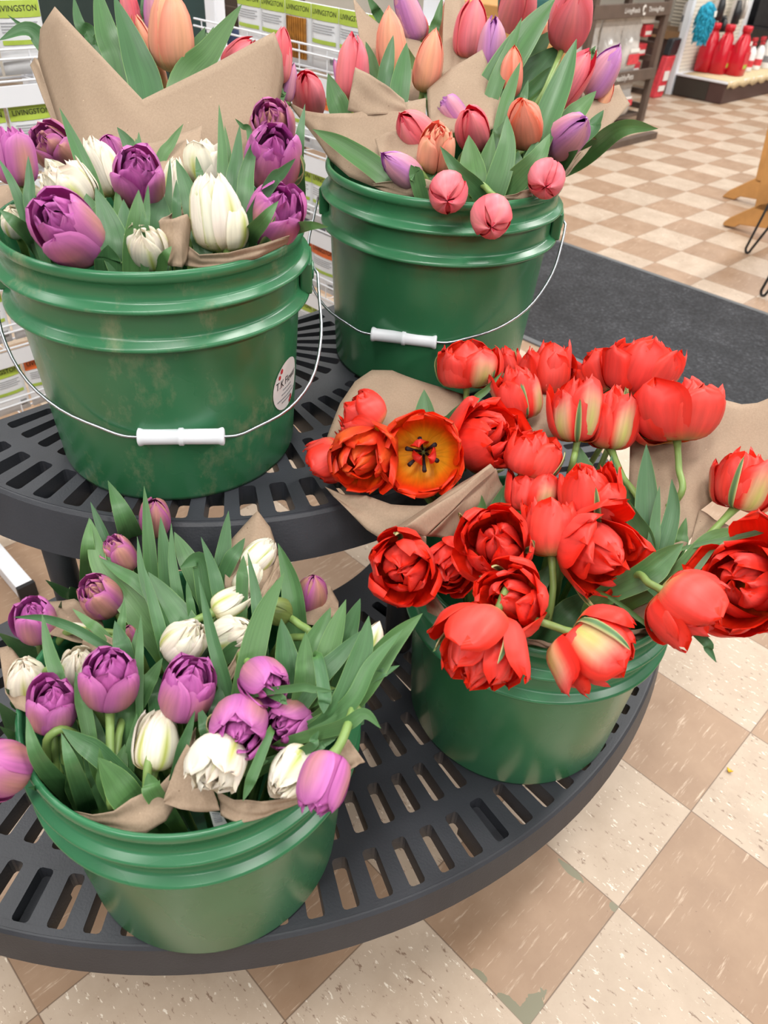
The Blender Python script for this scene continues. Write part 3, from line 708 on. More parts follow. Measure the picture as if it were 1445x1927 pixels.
# ------------------------------------------------------------------ kraft paper wraps
def sheet_geo(rows, mb, seed=0, crumple=.0012, nu=26, nv=12):
    """rows of surveyed points (x, y, distance), bottom edge last; neighbouring rows are joined"""
    rng = np.random.default_rng(seed); G = []
    for row in rows:
        P = np.array([at(*p) for p in row]); s = np.r_[0, np.cumsum(np.linalg.norm(np.diff(P, axis=0), axis=1))]; s /= s[-1]
        q = np.union1d(np.linspace(0, 1, nu), [])
        # keep the corners of the outline
        idx = np.unique(np.round(s*(nu-1)).astype(int)); q = np.linspace(0, 1, nu)
        for a, b in zip(np.round(s*(nu-1)).astype(int), s): q[a] = b
        G.append(np.stack([np.interp(q, s, P[:, c]) for c in range(3)], -1))
    out = []
    for a, b in zip(G[:-1], G[1:]):
        for i in range(nv): out.append(a+(b-a)*i/nv)
    out.append(G[-1]); A = np.array(out); nr = len(A)
    f = rng.uniform(0, 6.28, 6); I, J = np.meshgrid(np.linspace(0, 1, nr), np.linspace(0, 1, nu), indexing='ij')
    nn = np.cross(A[-1, 0]-A[0, 0], A[0, -1]-A[0, 0]); nn = nn/(np.linalg.norm(nn)+1e-9)
    bump = np.sin(I*5+J*7+f[0])+.7*np.sin(I*11-J*6+f[1])+.5*np.sin(J*15+I*3+f[2])
    A = A + nn*(bump*crumple)[..., None]
    mb.add(A.reshape(-1, 3), [(i*nu+j, i*nu+j+1, (i+1)*nu+j+1, (i+1)*nu+j) for i in range(nr-1) for j in range(nu-1)])
def wrap(label, sheets, bk, crumple=.0012):
    x, y, z = BK[bk]; root = thing('paper_wrap', (x, y, z+.02), label, 'wrapping paper', 'kraft paper flower wraps')
    for i, (nm, rows) in enumerate(sheets):
        mb = MB(); sheet_geo(rows, mb, i*17+len(label), crumple)
        o = mb.build(nm, MT['kraft'], root, True); s = o.modifiers.new('thickness', 'SOLIDIFY'); s.thickness = .0005; s.offset = 0
    return root
# ------------------------------------------------------------------ bouquet data (surveyed points in the photograph's frame and distance)
B1 = [
 ('P','d',36,345,15,246,80,.74,0,'purple tulip bud at the far left of the upper left bucket, beside the wire rack'),
 ('M','d',128,306,70,246,76,.80,0,'dusky mauve tulip leaning left in front of the white wire rack'),
 ('W','o',158,384,96,312,84,.72,0,'white tulip with splayed petal tips behind the big front purple tulip'),
 ('P','d',160,466,88,392,122,.655,1,'big open purple tulip resting on the left rim of the upper left bucket'),
 ('W','d',215,362,176,268,68,.78,0,'white tulip with bright green streaks left of the central purple tulip'),
 ('P','s',226,322,200,256,58,.84,0,'purple tulip mostly hidden behind the green-streaked white tulip'),
 ('P','d',268,381,254,284,94,.72,0,'upright purple tulip with one petal peeling off, centre of upper left bucket'),
 ('W','o',398,345,392,265,82,.80,0,'open white tulip at the back against brown paper, right of centre'),
 ('W','d',416,470,400,338,108,.69,1,'large creamy white tulip at the front rim beside the paper cone'),
 ('W','d',286,502,262,424,76,.675,0,'small white tulip low at the front behind upright leaves'),
 ('W','d',330,385,330,303,46,.78,0,'narrow white tulip squeezed between leaves beside the paper cone'),
 ('P','d',508,346,520,246,108,.76,0,'open purple tulip at the upper right of the upper left bucket'),
 ('M','d',520,276,506,198,80,.86,0,'pinkish mauve tulip at the back right corner of the upper left bucket'),
 ('P','d',502,440,532,364,104,.72,1,'dark purple tulip with loose petals at the right rim of upper left bucket'),
 ('W','d',36,440,20,393,54,.70,0,'pale tulip half hidden behind leaves at the left rim'),
 ('P','s',381,354,370,322,40,.83,0,'sliver of purple tulip tucked under the open white tulip'),
]
B1C = [
 ('C','s',325,127,318,-14,84,.93,0,'tall coral tulip standing above the notch of the big brown paper'),
 ('C','s',303,166,260,42,40,.97,0,'slender coral tulip half hidden left of the tall coral tulip'),
 ('K','s',254,62,239,-22,38,1.0,0,'red-tipped tulip at top edge behind the broad leaves'),
 ('L','s',300,70,290,-24,50,1.0,0,'lilac pink tulip directly behind the tall coral tulip'),
 ('K','s',425,132,474,74,48,.985,0,'pink tulip lying sideways behind the right paper point, yellow inside'),
 ('K','s',526,152,534,57,44,.955,0,'coral red tulip upright at the right edge of the big paper'),
 ('L','s',540,190,552,124,25,.975,0,'thin pink tulip beside the scarlet tulip, between the two upper buckets'),
]
B2 = [
 ('K','s',586,215,574,138,62,1.0,0,'deep red tulip at the far left of the upper right bucket',None,[(640,310,.99),(605,250,1.0)]),
 ('K','s',661,182,664,73,62,1.02,0,'rose pink tulip standing in the left paper wrap of the upper right bucket'),
 ('C','s',740,137,733,27,60,1.05,0,'pale orange tulip with two dark leaves in front'),
 ('C','s',797,168,818,68,55,1.0,0,'orange tulip leaning right above the paper seam'),
 ('L','s',786,72,750,-28,52,1.1,0,'purple and cream striped tulip at the top behind the pale orange one'),
 ('K','s',795,80,796,30,25,1.12,0,'small pink tulip tip right of the striped tulip'),
 ('C','s',832,88,836,10,20,1.12,0,'sliver of peach tulip beside the vertical paper edge'),
 ('L','s',641,162,630,115,16,1.04,0,'thin lilac petals showing left of the rose pink tulip'),
 ('K','s',880,104,892,4,60,1.05,0,'bright pink tulip with parted petals inside the central paper'),
 ('L','s',922,136,930,42,54,1.02,0,'lilac tulip in front of the bright pink one in the central paper'),
 ('K','s',965,53,985,-38,70,1.1,0,'pink tulip cut off by the top edge of the photo, right of centre'),
 ('K','s',1063,82,1088,-28,84,.98,0,'large pink tulip high at the top right on a long bare stem',None,[(1010,195,.98),(1038,140,.98)]),
 ('O','s',957,180,968,93,47,.98,0,'orange red tulip bud right of the folded paper diamond'),
 ('K','s',1044,192,1106,102,62,1.0,0,'coral pink tulip crossed by a long upright leaf'),
 ('L','s',1110,176,1162,94,56,1.03,0,'purple and pink tulip pointing up right in front of the brown shelf'),
 ('C','s',1124,210,1150,156,26,1.05,0,'narrow peach tulip at the right edge, lowest in its cluster'),
 ('C','s',1018,64,1030,38,18,1.1,0,'peach petal tip between leaves under the large pink tulip'),
 ('L','d',872,236,834,188,46,.97,0,'purple double tulip in front of the paper diamond'),
 ('K','s',896,280,880,204,62,.93,0,'scarlet red tulip right of the purple double tulip'),
 ('K','s',812,292,754,214,70,.93,0,'hot pink tulip lying left across the front paper'),
 ('C','d',815,320,828,238,72,.89,0,'apricot tulip with partly open cup left of centre'),
 ('L','s',787,344,722,290,56,.88,0,'lilac tulip lying low at the front left rim'),
 ('O','s',989,273,985,186,70,.91,0,'orange tulip with frilled top right of centre'),
 ('L','s',1038,284,1106,226,72,.93,0,'large lilac tulip lying to the right'),
 ('K','n',845,350,842,378,74,.84,1,'pink tulip nodding over the front rim, leftmost of three'),
 ('K','n',925,392,924,428,78,.82,1,'pink tulip nodding lowest over the front rim, middle of three'),
 ('K','n',1029,325,1027,352,70,.86,1,'pink and red tulip nodding over the right rim'),
]
B3 = [
 ('M','s',293,1002,292,941,58,.78,0,'mauve tulip bud highest at the back, against the upper tier'),
 ('M','d',242,1074,206,1012,62,.76,0,'brownish mauve tulip bud second from the top at the left'),
 ('M','d',216,1152,160,1096,76,.73,0,'pink mauve tulip lying left over pale leaves'),
 ('P','d',76,1208,54,1130,78,.72,0,'purple tulip at the left crossed by a horizontal leaf'),
 ('W','d',58,1314,42,1237,76,.68,0,'white tulip with yellow-green stripe at the far left'),
 ('W','d',150,1292,148,1220,72,.69,0,'white tulip behind the purple tulip on the bare stem'),
 ('P','d',206,1322,208,1226,104,.64,0,'mauve purple tulip on a long bare stem at the front left',None,[(212,1515,.615),(208,1430,.625)]),
 ('P','d',99,1371,98,1284,90,.64,0,'dark plum tulip in front of the striped white tulip',None,[(112,1460,.655),(104,1410,.65)]),
 ('P','d',34,1452,-50,1440,108,.60,0,'purple tulip hanging out over the rim at the left photo edge'),
 ('W','d',322,1238,376,1168,82,.68,0,'cream tulip left of the twin white tulips'),
 ('W','d',402,1152,466,1116,58,.72,0,'upper one of the twin white tulips in the middle'),
 ('W','d',406,1205,470,1182,74,.70,0,'lower one of the twin white tulips in the middle'),
 ('W','d',466,1072,510,1018,58,.76,0,'white tulip inside the pointed paper at the back'),
 ('W','d',448,1118,492,1062,56,.75,0,'greenish white tulip below the one in the pointed paper'),
 ('G','s',541,1158,499,1140,54,.70,0,'closed green tulip bud on a thick stem',None,[(580,1196,.69),(562,1174,.695)],1.05),
 ('M','s',582,1158,592,1078,62,.76,0,'mauve and purple tulip at the back right by the paper edge'),
 ('P','d',342,1338,366,1256,104,.63,1,'large violet tulip under the cream tulip, centre'),
 ('P','d',478,1262,518,1302,88,.62,1,'mauve tulip with mouth turned right, top of the purple trio'),
 ('P','d',456,1340,448,1396,112,.60,1,'open purple tulip facing forward, lower left of the purple trio'),
 ('P','d',562,1350,520,1374,90,.625,1,'magenta tulip at the right of the purple trio'),
 ('W','d',288,1448,302,1338,86,.63,0,'white tulip with crinkled petals above the front paper cone'),
 ('W','o',424,1398,388,1476,102,.58,1,'ruffled open white tulip drooping at the front centre'),
 ('W','d',572,1420,522,1488,86,.59,1,'white tulip drooping at front right behind the pink purple one'),
 ('P','d',627,1418,588,1528,98,.55,0,'pink purple tulip hanging over the front right rim',None,[(655,1350,.60),(664,1335,.60),(645,1390,.57)]),
 ('W','s',692,1232,713,1172,38,.66,0,'white tulip tip showing between the right-hand leaves'),
 ('M','s',246,1212,243,1176,30,.70,0,'small dull mauve bud deep between the left leaves'),
 ('W','s',166,1186,118,1178,22,.71,0,'sliver of greenish white petal under the horizontal leaf'),
]
B4 = [
 ('R','o',712,806,650,762,92,.84,0,'red tulip at the far left back of the red bunch',.2),
 ('R','o',645,852,588,885,88,.83,0,'salmon red tulip lowest at the far left',.25),
 ('E','o',700,838,664,885,114,.80,1,'orange red tulip between the far left ones and the open flower',.5),
 ('E','o',797,850,791,862,156,.79,1,'fully open orange tulip showing yellow and black centre',1.25,None,.62),
 ('F','o',878,727,880,646,108,.90,0,'red tulip with pale green flames on a bare stem at the back left',.22,[(877,790,.885),(877,760,.895)]),
 ('R','o',1030,742,1034,648,86,.92,0,'pale red tulip at the back with the carpet runner behind it',.2),
 ('F','o',985,788,964,692,74,.87,0,'closed red tulip with green base left of the paper corner',.05),
 ('R','o',872,835,950,806,124,.82,1,'wide open scarlet tulip turned right near the paper roll',.5),
 ('R','o',965,702,950,653,36,.94,0,'small curled red petals between the back tulips',.3),
 ('R','o',988,895,1022,815,100,.80,0,'red tulip opening up right with a green outer petal',.4),
 ('F','o',992,962,1004,888,86,.80,0,'dull salmon tulip below the opening one',.25),
 ('R','o',1140,736,1112,664,92,.93,0,'red tulip behind the tall one, left against the carpet runner',.4),
 ('R','o',1188,738,1228,640,122,.88,0,'tallest red tulip at the top with a green flame outside',.42),
 ('F','o',1086,830,1094,718,92,.82,0,'red tulip with green base on a straight stem, left of a pair',.25,[(1075,880,.815),(1082,850,.82)]),
 ('F','o',1146,844,1164,732,86,.83,0,'red tulip right of its pair on a slanting stem',.25,[(1200,960,.79),(1170,895,.81)]),
 ('R','o',1273,827,1278,716,156,.82,0,'broad bowl-shaped red tulip standing before the right paper',.55,[(1274,940,.80),(1277,880,.81)]),
 ('R','o',1118,985,1110,880,108,.77,1,'cupped red tulip with tightly packed centre, middle of the bunch',.25),
 ('R','o',1038,1046,1036,932,96,.755,0,'upright red tulip on a bent stem in the middle front',.2,[(1028,1170,.76),(1040,1110,.75)]),
 ('R','o',1085,1015,1166,1060,144,.73,1,'big lopsided red tulip opening to the right',.62),
 ('F','o',1386,956,1420,852,102,.80,0,'yellow-based red tulip on a thick stem at the right edge',.15,[(1270,1070,.76),(1330,1010,.78)]),
 ('R','o',761,1060,752,1076,124,.72,1,'wide red tulip at the left front below the paper roll',.6),
 ('R','o',856,1045,842,1090,92,.76,1,'shaded dark red tulip between two bright ones',.35),
 ('R','o',938,1036,930,1008,126,.72,1,'red tulip facing forward, left of the upright middle one',.5),
 ('R','o',978,1138,944,1124,120,.69,1,'red tulip cup facing forward near the front rim',.5),
 ('R','o',930,1168,878,1288,138,.66,1,'large red tulip drooping over the front of the bucket',.65),
 ('F','o',1077,1190,1162,1268,150,.67,0,'pink red tulip drooping over the rim with a green striped petal',.4,[(1000,1165,.70),(1035,1176,.685)]),
 ('R','o',1250,1112,1335,1182,140,.68,0,'red tulip with ragged petals hanging out at the right',.5,[(1190,1085,.73),(1222,1098,.70)]),
 ('R','o',1422,1102,1378,1084,164,.71,1,'widest red tulip at the right photo edge',.6),
]
GROUPS.update({(b, k): g for b, g in ((1, 'tulips in the upper left bucket'), (2, 'tulips in the upper right bucket'), (3, 'tulips in the lower left bucket'), (4, 'red tulips in the lower right bucket')) for k in 'PMWCKLORFEG'})
def load(bk, rows, back=None):
    for r in rows:
        k, t, bx, by, tx, ty, w, d, s, lab = r[:10]
        add_tulip(bk, k, t, bx, by, tx, ty, w, d, s, lab, o=r[10] if len(r) > 10 else None, via=r[11] if len(r) > 11 else None, ratio=r[12] if len(r) > 12 else None, back=back)
load(1, B1); load(1, B1C, .895); load(2, B2); load(3, B3); load(4, B4)

def leaves(bk, rows, own=None, back=None):
    for r in rows: add_leaf(bk, r[0], r[1], r[2], r[3], owner=own, roll=r[4] if len(r) > 4 else None, back=back)
leaves(1, [
 ([(56,432),(25,350),(-4,296)],22,.68,.69), ([(60,395),(53,293)],24,.69,.69), ([(178,365),(150,290),(112,203)],34,.73,.75),
 ([(222,484),(205,420),(179,352)],56,.675,.675,10), ([(254,498),(258,420),(261,357)],46,.66,.655,-5), ([(272,440),(279,347)],18,.65,.655),
 ([(205,506),(203,461)],52,.66,.66,0), ([(304,508),(312,480),(323,463)],22,.665,.665), ([(250,292),(238,265),(220,239)],28,.82,.83),
 ([(263,292),(261,248)],12,.82,.82), ([(258,290),(256,260)],12,.815,.815), ([(302,302),(322,270),(345,233)],22,.82,.82),
 ([(316,400),(320,297)],15,.74,.74), ([(368,412),(350,350),(331,299)],38,.70,.70), ([(332,402),(332,338)],18,.69,.69),
 ([(228,432),(219,350)],24,.70,.71), ([(420,348),(418,280),(412,196)],22,.77,.78), ([(432,342),(423,236)],20,.775,.78),
 ([(440,352),(446,300),(451,235)],32,.755,.765), ([(460,378),(465,320),(486,246)],34,.72,.74), ([(470,252),(442,223)],12,.84,.84),
 ([(508,347),(530,325),(556,298)],26,.70,.70), ([(468,452),(495,415),(524,378)],32,.66,.665), ([(552,425),(560,290),(574,195)],28,.82,.83),
 ([(535,442),(575,425),(618,427)],24,.70,.68), ([(378,342),(369,294)],15,.76,.76), ([(66,458),(30,420),(-2,394)],30,.66,.665),
 ([(192,442),(175,400),(160,362)],42,.71,.71), ([(150,440),(185,400),(200,372)],30,.70,.71), ([(295,440),(300,400),(308,370)],60,.73,.735,20), ([(238,470),(236,420),(232,375)],40,.69,.70)])
leaves(1, [
 ([(225,135),(200,60),(178,-40)],54,.94,.96), ([(278,190),(252,95),(214,-10)],64,.92,.94,0), ([(282,66),(270,-24)],30,1.0,1.0),
 ([(340,172),(395,95),(455,8)],54,.93,.95), ([(345,145),(386,51)],38,.965,.97), ([(388,92),(402,50)],15,.97,.97),
 ([(150,170),(84,86),(50,56),(-2,76)],42,.975,.93,30), ([(130,140),(66,70),(14,28)],18,.985,.97), ([(176,92),(150,45),(138,-8)],26,.98,.98), ([(188,95),(162,58)],16,.975,.975),
 ([(525,190),(532,165)],16,.945,.945)], None, .90)
leaves(2, [
 ([(728,338),(650,278),(588,243)],44,.91,.92,20), ([(1085,302),(1165,243),(1238,242)],40,.95,.95,15), ([(1022,240),(1058,150),(1085,73)],50,.93,.95,0),
 ([(928,170),(995,62),(1048,-8)],64,.985,1.0), ([(930,168),(982,33)],30,.975,.98), ([(985,122),(1041,56)],42,1.04,1.04), ([(990,152),(1052,86)],54,1.02,1.02),
 ([(990,188),(1037,125)],34,1.0,1.0), ([(945,225),(962,165),(979,116)],28,.95,.955), ([(980,202),(994,150)],18,.96,.96), ([(1070,228),(1122,171)],38,.97,.97),
 ([(1105,252),(1136,207)],28,.98,.98), ([(1105,112),(1121,86)],15,1.02,1.02), ([(890,348),(886,300),(882,254)],52,.89,.895,0), ([(906,368),(862,322),(828,275)],34,.855,.865),
 ([(905,352),(928,250)],40,.90,.905), ([(930,358),(953,280),(954,216)],46,.875,.885), ([(955,360),(1008,302),(1035,251)],46,.865,.875), ([(1035,328),(1088,282)],38,.90,.90),
 ([(930,272),(950,227)],24,.93,.93), ([(970,345),(975,284)],44,.915,.92), ([(722,152),(740,66)],30,.985,.99), ([(752,178),(765,80)],40,.975,.985),
 ([(642,214),(630,180),(617,138)],44,.97,.975), ([(705,132),(688,78)],22,1.035,1.035), ([(815,72),(833,-8)],20,1.1,1.1), ([(718,36),(690,-8)],20,1.12,1.12),
 ([(785,342),(773,310)],30,.865,.865), ([(860,360),(850,300)],50,.905,.905), ([(1000,330),(1010,262)],50,.915,.92), ([(820,345),(808,305)],40,.90,.90), ([(1060,245),(1090,190)],40,1.0,1.0)])
leaves(3, [
 ([(268,1082),(238,985),(203,904)],48,.765,.775,0), ([(284,1078),(271,914)],27,.75,.755), ([(205,1032),(170,944)],20,.775,.78), ([(182,1132),(166,1050),(168,974)],36,.75,.755),
 ([(262,1155),(192,1062),(170,976)],54,.735,.755), ([(264,1102),(186,1049)],26,.735,.74), ([(315,1112),(302,972)],34,.735,.745), ([(338,1142),(325,1060),(322,984)],21,.725,.735),
 ([(366,1082),(328,1001)],42,.76,.765), ([(312,1184),(272,1095),(258,1009)],23,.695,.71), ([(302,1194),(270,1063)],25,.685,.70), ([(352,1184),(279,1076)],52,.705,.715),
 ([(412,1122),(400,1070),(378,1010)],26,.72,.725), ([(416,1082),(430,961)],32,.755,.76), ([(396,1132),(378,1055),(338,1068)],48,.735,.72), ([(430,1310),(400,1200),(373,1082)],30,.65,.67),
 ([(360,1152),(351,1093)],17,.71,.71), ([(228,1192),(234,1126)],17,.68,.685), ([(262,1262),(265,1156)],16,.655,.665), ([(236,1234),(216,1168)],36,.665,.67),
 ([(430,1062),(461,1012)],28,.75,.75), ([(488,1170),(480,1110),(466,1039)],24,.70,.715), ([(455,1102),(458,1045)],24,.715,.72), ([(558,1165),(546,1090),(523,1022)],46,.735,.745),
 ([(468,1262),(495,1160),(535,1077)],50,.65,.665,0), ([(540,1268),(529,1164)],50,.64,.645), ([(572,1292),(575,1189)],42,.63,.635), ([(585,1234),(622,1143)],46,.665,.675),
 ([(604,1278),(630,1190),(651,1128)],48,.645,.655), ([(640,1224),(678,1126)],44,.675,.675), ([(628,1355),(680,1232),(694,1159)],54,.605,.615,5), ([(658,1315),(735,1212),(795,1154)],54,.62,.625,10),
 ([(650,1334),(700,1250),(758,1184)],36,.60,.61), ([(593,1284),(684,1184)],40,.63,.64), ([(704,1274),(752,1252)],18,.62,.62), ([(558,1294),(628,1301)],17,.60,.60),
 ([(610,1306),(609,1343)],27,.60,.595), ([(640,1368),(685,1343),(717,1371)],28,.585,.58,20), ([(580,1408),(600,1375)],19,.585,.585), ([(590,1408),(632,1391)],15,.585,.585), ([(524,1312),(541,1326)],16,.605,.60),
 ([(168,1198),(90,1165),(24,1161)],20,.68,.685), ([(112,1284),(92,1220),(79,1155)],28,.655,.67), ([(78,1244),(-4,1190)],38,.68,.68), ([(192,1194),(136,1145)],21,.70,.70),
 ([(152,1134),(85,1091)],26,.74,.74), ([(108,1168),(116,1130)],12,.71,.71), ([(46,1334),(9,1294)],21,.65,.65), ([(160,1344),(142,1263)],28,.635,.645),
 ([(152,1515),(76,1432),(49,1347)],38,.60,.605), ([(172,1540),(140,1452),(115,1379)],36,.585,.585,0), ([(192,1424),(116,1371)],42,.62,.62), ([(244,1510),(184,1425)],66,.60,.60),
 ([(196,1484),(187,1406)],21,.605,.605), ([(58,1400),(-4,1320)],48,.62,.62), ([(62,1414),(-2,1366)],26,.61,.61), ([(88,1455),(30,1412)],44,.60,.605), ([(112,1484),(52,1482)],24,.59,.585),
 ([(246,1424),(258,1342)],21,.635,.64), ([(238,1386),(250,1280),(257,1182)],52,.655,.67), ([(270,1304),(306,1238)],32,.66,.66), ([(292,1494),(278,1454)],40,.60,.60),
 ([(338,1425),(367,1337)],22,.61,.615), ([(392,1390),(374,1327)],26,.615,.62), ([(470,1442),(505,1431)],23,.59,.585), ([(478,1452),(457,1508)],22,.575,.57),
 ([(300,1330),(296,1270)],40,.67,.675), ([(180,1420),(176,1340)],44,.655,.66), ([(130,1420),(122,1360)],40,.655,.655), ([(410,1360),(414,1290)],36,.64,.65), ([(540,1440),(548,1390)],40,.62,.62), ([(350,1230),(340,1160)],44,.70,.705), ([(430,1230),(480,1200)],30,.685,.69), ([(215,1480),(235,1400)],40,.625,.635), ([(150,1490),(130,1440)],46,.62,.62)])
leaves(4, [
 ([(800,815),(798,733)],48,.86,.865,0), ([(834,820),(867,759)],36,.86,.86), ([(888,764),(946,699)],16,.865,.87), ([(1216,995),(1216,836)],48,.78,.785,10), ([(1226,1034),(1241,914)],23,.77,.775),
 ([(1244,1040),(1266,960),(1264,901)],34,.77,.775), ([(1212,1080),(1286,1022)],56,.72,.725,25), ([(1278,1080),(1340,1015),(1403,997)],42,.74,.745), ([(1150,892),(1151,856)],15,.79,.79),
 ([(1216,1025),(1168,925)],38,.775,.78), ([(1275,1034),(1291,974)],26,.79,.79), ([(905,988),(902,925)],38,.79,.79), ([(930,974),(962,899)],36,.80,.80), ([(1222,1178),(1254,1205)],11,.70,.70),
 ([(1318,1198),(1348,1247)],19,.68,.675), ([(1418,1004),(1441,986)],11,.72,.72), ([(1060,1170),(1120,1110)],60,.78,.785), ([(1150,1180),(1080,1130)],60,.79,.79), ([(1000,1120),(1040,1060)],40,.79,.79),
 ([(1180,960),(1160,900)],40,.80,.80), ([(1100,900),(1090,840)],36,.83,.83), ([(960,1010),(940,950)],40,.80,.80), ([(1290,1080),(1330,1040)],50,.745,.75)])

# ------------------------------------------------------------------ paper wraps
wrap('tall brown paper with a deep V notch around the coral tulips', [
 ('front_sheet', [[(72,112,.935),(76,56,.925),(103,12,.90),(185,98,.882),(268,187,.875),(390,128,.885),(516,62,.91),(531,105,.93),(534,150,.94)],
                  [(140,330,.875),(160,335,.868),(190,340,.862),(240,342,.858),(285,345,.856),(360,345,.86),(440,340,.872),(480,320,.89),(505,300,.905)]]),
 ('back_sheet', [[(56,122,.965),(66,110,.965),(85,118,.955)], [(128,300,.915),(140,310,.91),(160,320,.90)]])], 1, .0008)
wrap('low brown paper flap and rolled cone in the middle of upper left bucket', [
 ('back_flap', [[(238,287,.845),(262,276,.845),(320,257,.842),(381,238,.848)], [(250,350,.80),(275,352,.80),(320,352,.80),(368,345,.81)]]),
 ('cone', [[(299,417,.68),(325,411,.67),(352,403,.676),(361,420,.686)], [(312,500,.682),(325,502,.676),(342,502,.676),(351,492,.685)]]),
 ('cone_back', [[(299,417,.683),(320,402,.705),(346,384,.712)], [(305,442,.69),(325,428,.71),(347,405,.715)]]),
 ('tip', [[(150,292,.85),(160,262,.85),(186,290,.85)], [(152,310,.84),(165,315,.84),(184,315,.84)]])], 1)
wrap('brown paper folded over the right front rim of upper left bucket', [
 ('sheet', [[(354,462,.688),(375,480,.676),(430,476,.675),(500,456,.684),(545,443,.70)], [(348,500,.69),(375,503,.682),(425,500,.68),(485,486,.69),(540,458,.71)]])], 1)
wrap('scrap of brown paper at the left rim of upper left bucket', [('sheet', [[(-12,352,.80),(16,349,.80),(42,372,.79)], [(-12,405,.76),(20,408,.76),(44,408,.75)]])], 1)
wrap('big brown paper around the left bunch in upper right bucket', [
 ('front_sheet', [[(537,188,.99),(575,207,.975),(615,214,.965),(664,215,.96),(735,200,.955),(801,183,.955)], [(600,268,.98),(622,303,.962),(656,332,.945),(702,352,.925),(748,357,.915),(800,352,.91)]]),
 ('folded_point', [[(668,125,.955),(700,143,.952),(735,166,.95),(760,187,.952)], [(654,207,.958),(690,218,.955),(730,216,.952),(768,214,.95)]]),
 ('back_sheet', [[(664,-6,1.09),(690,30,1.09),(732,62,1.10),(790,76,1.1),(808,92,1.08)], [(688,155,1.045),(705,172,1.04),(732,182,1.04),(770,186,1.03),(800,190,1.02)]]),
 ('dark_flap', [[(705,261,.93),(745,247,.927),(792,258,.925)], [(722,318,.905),(748,332,.902),(782,332,.90)]])], 2)
wrap('brown paper with a diamond fold in the middle of upper right bucket', [
 ('upright_edge', [[(837,-12,1.10),(856,-12,1.10),(874,-12,1.11)], [(830,145,1.05),(850,150,1.05),(880,112,1.06)]]),
 ('diamond_fold', [[(803,166,.99),(850,127,.99),(907,96,.995),(925,140,.99),(944,181,.98)], [(808,245,.955),(850,250,.95),(890,250,.95),(922,245,.95),(936,236,.955)]])], 2)
wrap('brown paper edge behind the purple pink tulip at right of upper right bucket', [
 ('back_sheet', [[(1092,198,1.04),(1125,172,1.06),(1165,160,1.07),(1186,196,1.07)], [(1085,255,.99),(1105,265,.99),(1118,265,1.0),(1132,256,1.01)]]),
 ('side_sheet', [[(1076,292,.965),(1114,274,.985)], [(1060,335,.955),(1068,330,.955)]])], 2)
wrap('low brown paper showing along the front rim of upper right bucket', [
 ('left_band', [[(700,345,.895),(750,336,.885),(803,338,.875),(832,346,.872)], [(706,354,.90),(752,368,.892),(806,374,.885),(838,374,.88)]]),
 ('right_band', [[(935,372,.866),(975,363,.872),(1002,352,.885)], [(935,384,.872),(976,382,.88),(1004,374,.892)]])], 2)
wrap('brown paper with a tall point at the back of the lower left bucket', [
 ('point', [[(426,1026,.775),(455,994,.78),(485,963,.782),(508,990,.78),(523,1036,.775)], [(422,1105,.742),(450,1115,.74),(475,1118,.74),(500,1118,.74),(512,1112,.742)]]),
 ('dark_fold', [[(523,1046,.765),(534,1062,.755)], [(486,1124,.725),(500,1128,.72)]]),
 ('right_edge', [[(596,1102,.775),(622,1105,.77),(637,1131,.765)], [(558,1172,.745),(600,1178,.735),(637,1152,.745)]]),
 ('seam', [[(468,1186,.70),(484,1190,.705)], [(416,1280,.665),(434,1286,.66)]])], 3)
wrap('brown paper cone at the front left of the lower left bucket', [
 ('back_sheet', [[(78,1131,.755),(110,1128,.755),(140,1130,.755),(192,1166,.745)], [(88,1192,.715),(120,1202,.71),(160,1212,.705),(204,1218,.70)]]),
 ('flap', [[(163,1186,.705),(173,1184,.705),(212,1201,.70)], [(154,1216,.698),(175,1228,.695),(213,1232,.69)]]),
 ('left_edge', [[(-2,1219,.72),(16,1217,.72),(62,1262,.70)], [(10,1304,.675),(30,1334,.66),(72,1344,.65)]]),
 ('lip', [[(139,1527,.605),(175,1532,.598),(215,1525,.595),(246,1503,.597),(300,1478,.605),(336,1440,.615),(349,1398,.62)], [(160,1548,.605),(200,1560,.60),(238,1567,.597),(275,1567,.597),(312,1545,.60),(333,1510,.61),(346,1462,.615)]])], 3)
w = wrap('brown paper cone at the front right of the lower left bucket', [
 ('fold', [[(335,1416,.618),(352,1393,.622),(369,1368,.625)], [(322,1470,.612),(345,1450,.615),(366,1410,.62)]]),
 ('front_flap', [[(308,1502,.594),(330,1444,.603),(352,1400,.606),(376,1430,.60),(397,1470,.596)], [(310,1513,.593),(340,1523,.59),(365,1527,.59),(390,1528,.59),(414,1525,.592)]]),
 ('front_rim', [[(408,1488,.598),(440,1505,.597),(490,1508,.597),(560,1498,.60)], [(416,1534,.597),(450,1549,.595),(502,1538,.598),(562,1512,.604)]]),
 ('right_corner', [[(638,1390,.605),(656,1391,.605),(686,1433,.61)], [(598,1442,.60),(630,1458,.598),(657,1450,.60)]])], 3)
mb = MB(); sheet_geo([[(394,1527,.604),(416,1529,.603)], [(402,1556,.612),(428,1550,.611)]], mb, 3, .0001, 4, 3); lb = mb.build('slip', MT['sticker'], w); lb['label'] = 'white printed slip'
mb = MB()
for i in range(6):
    t = i/6; mb.tube([at(399+6*t, 1531+20*t, .6025+.0075*t), at(413+6*t, 1531+16*t, .602+.0075*t)], .0004, 4)
mb.build('printed_lines', MT['grey_ink'], lb)
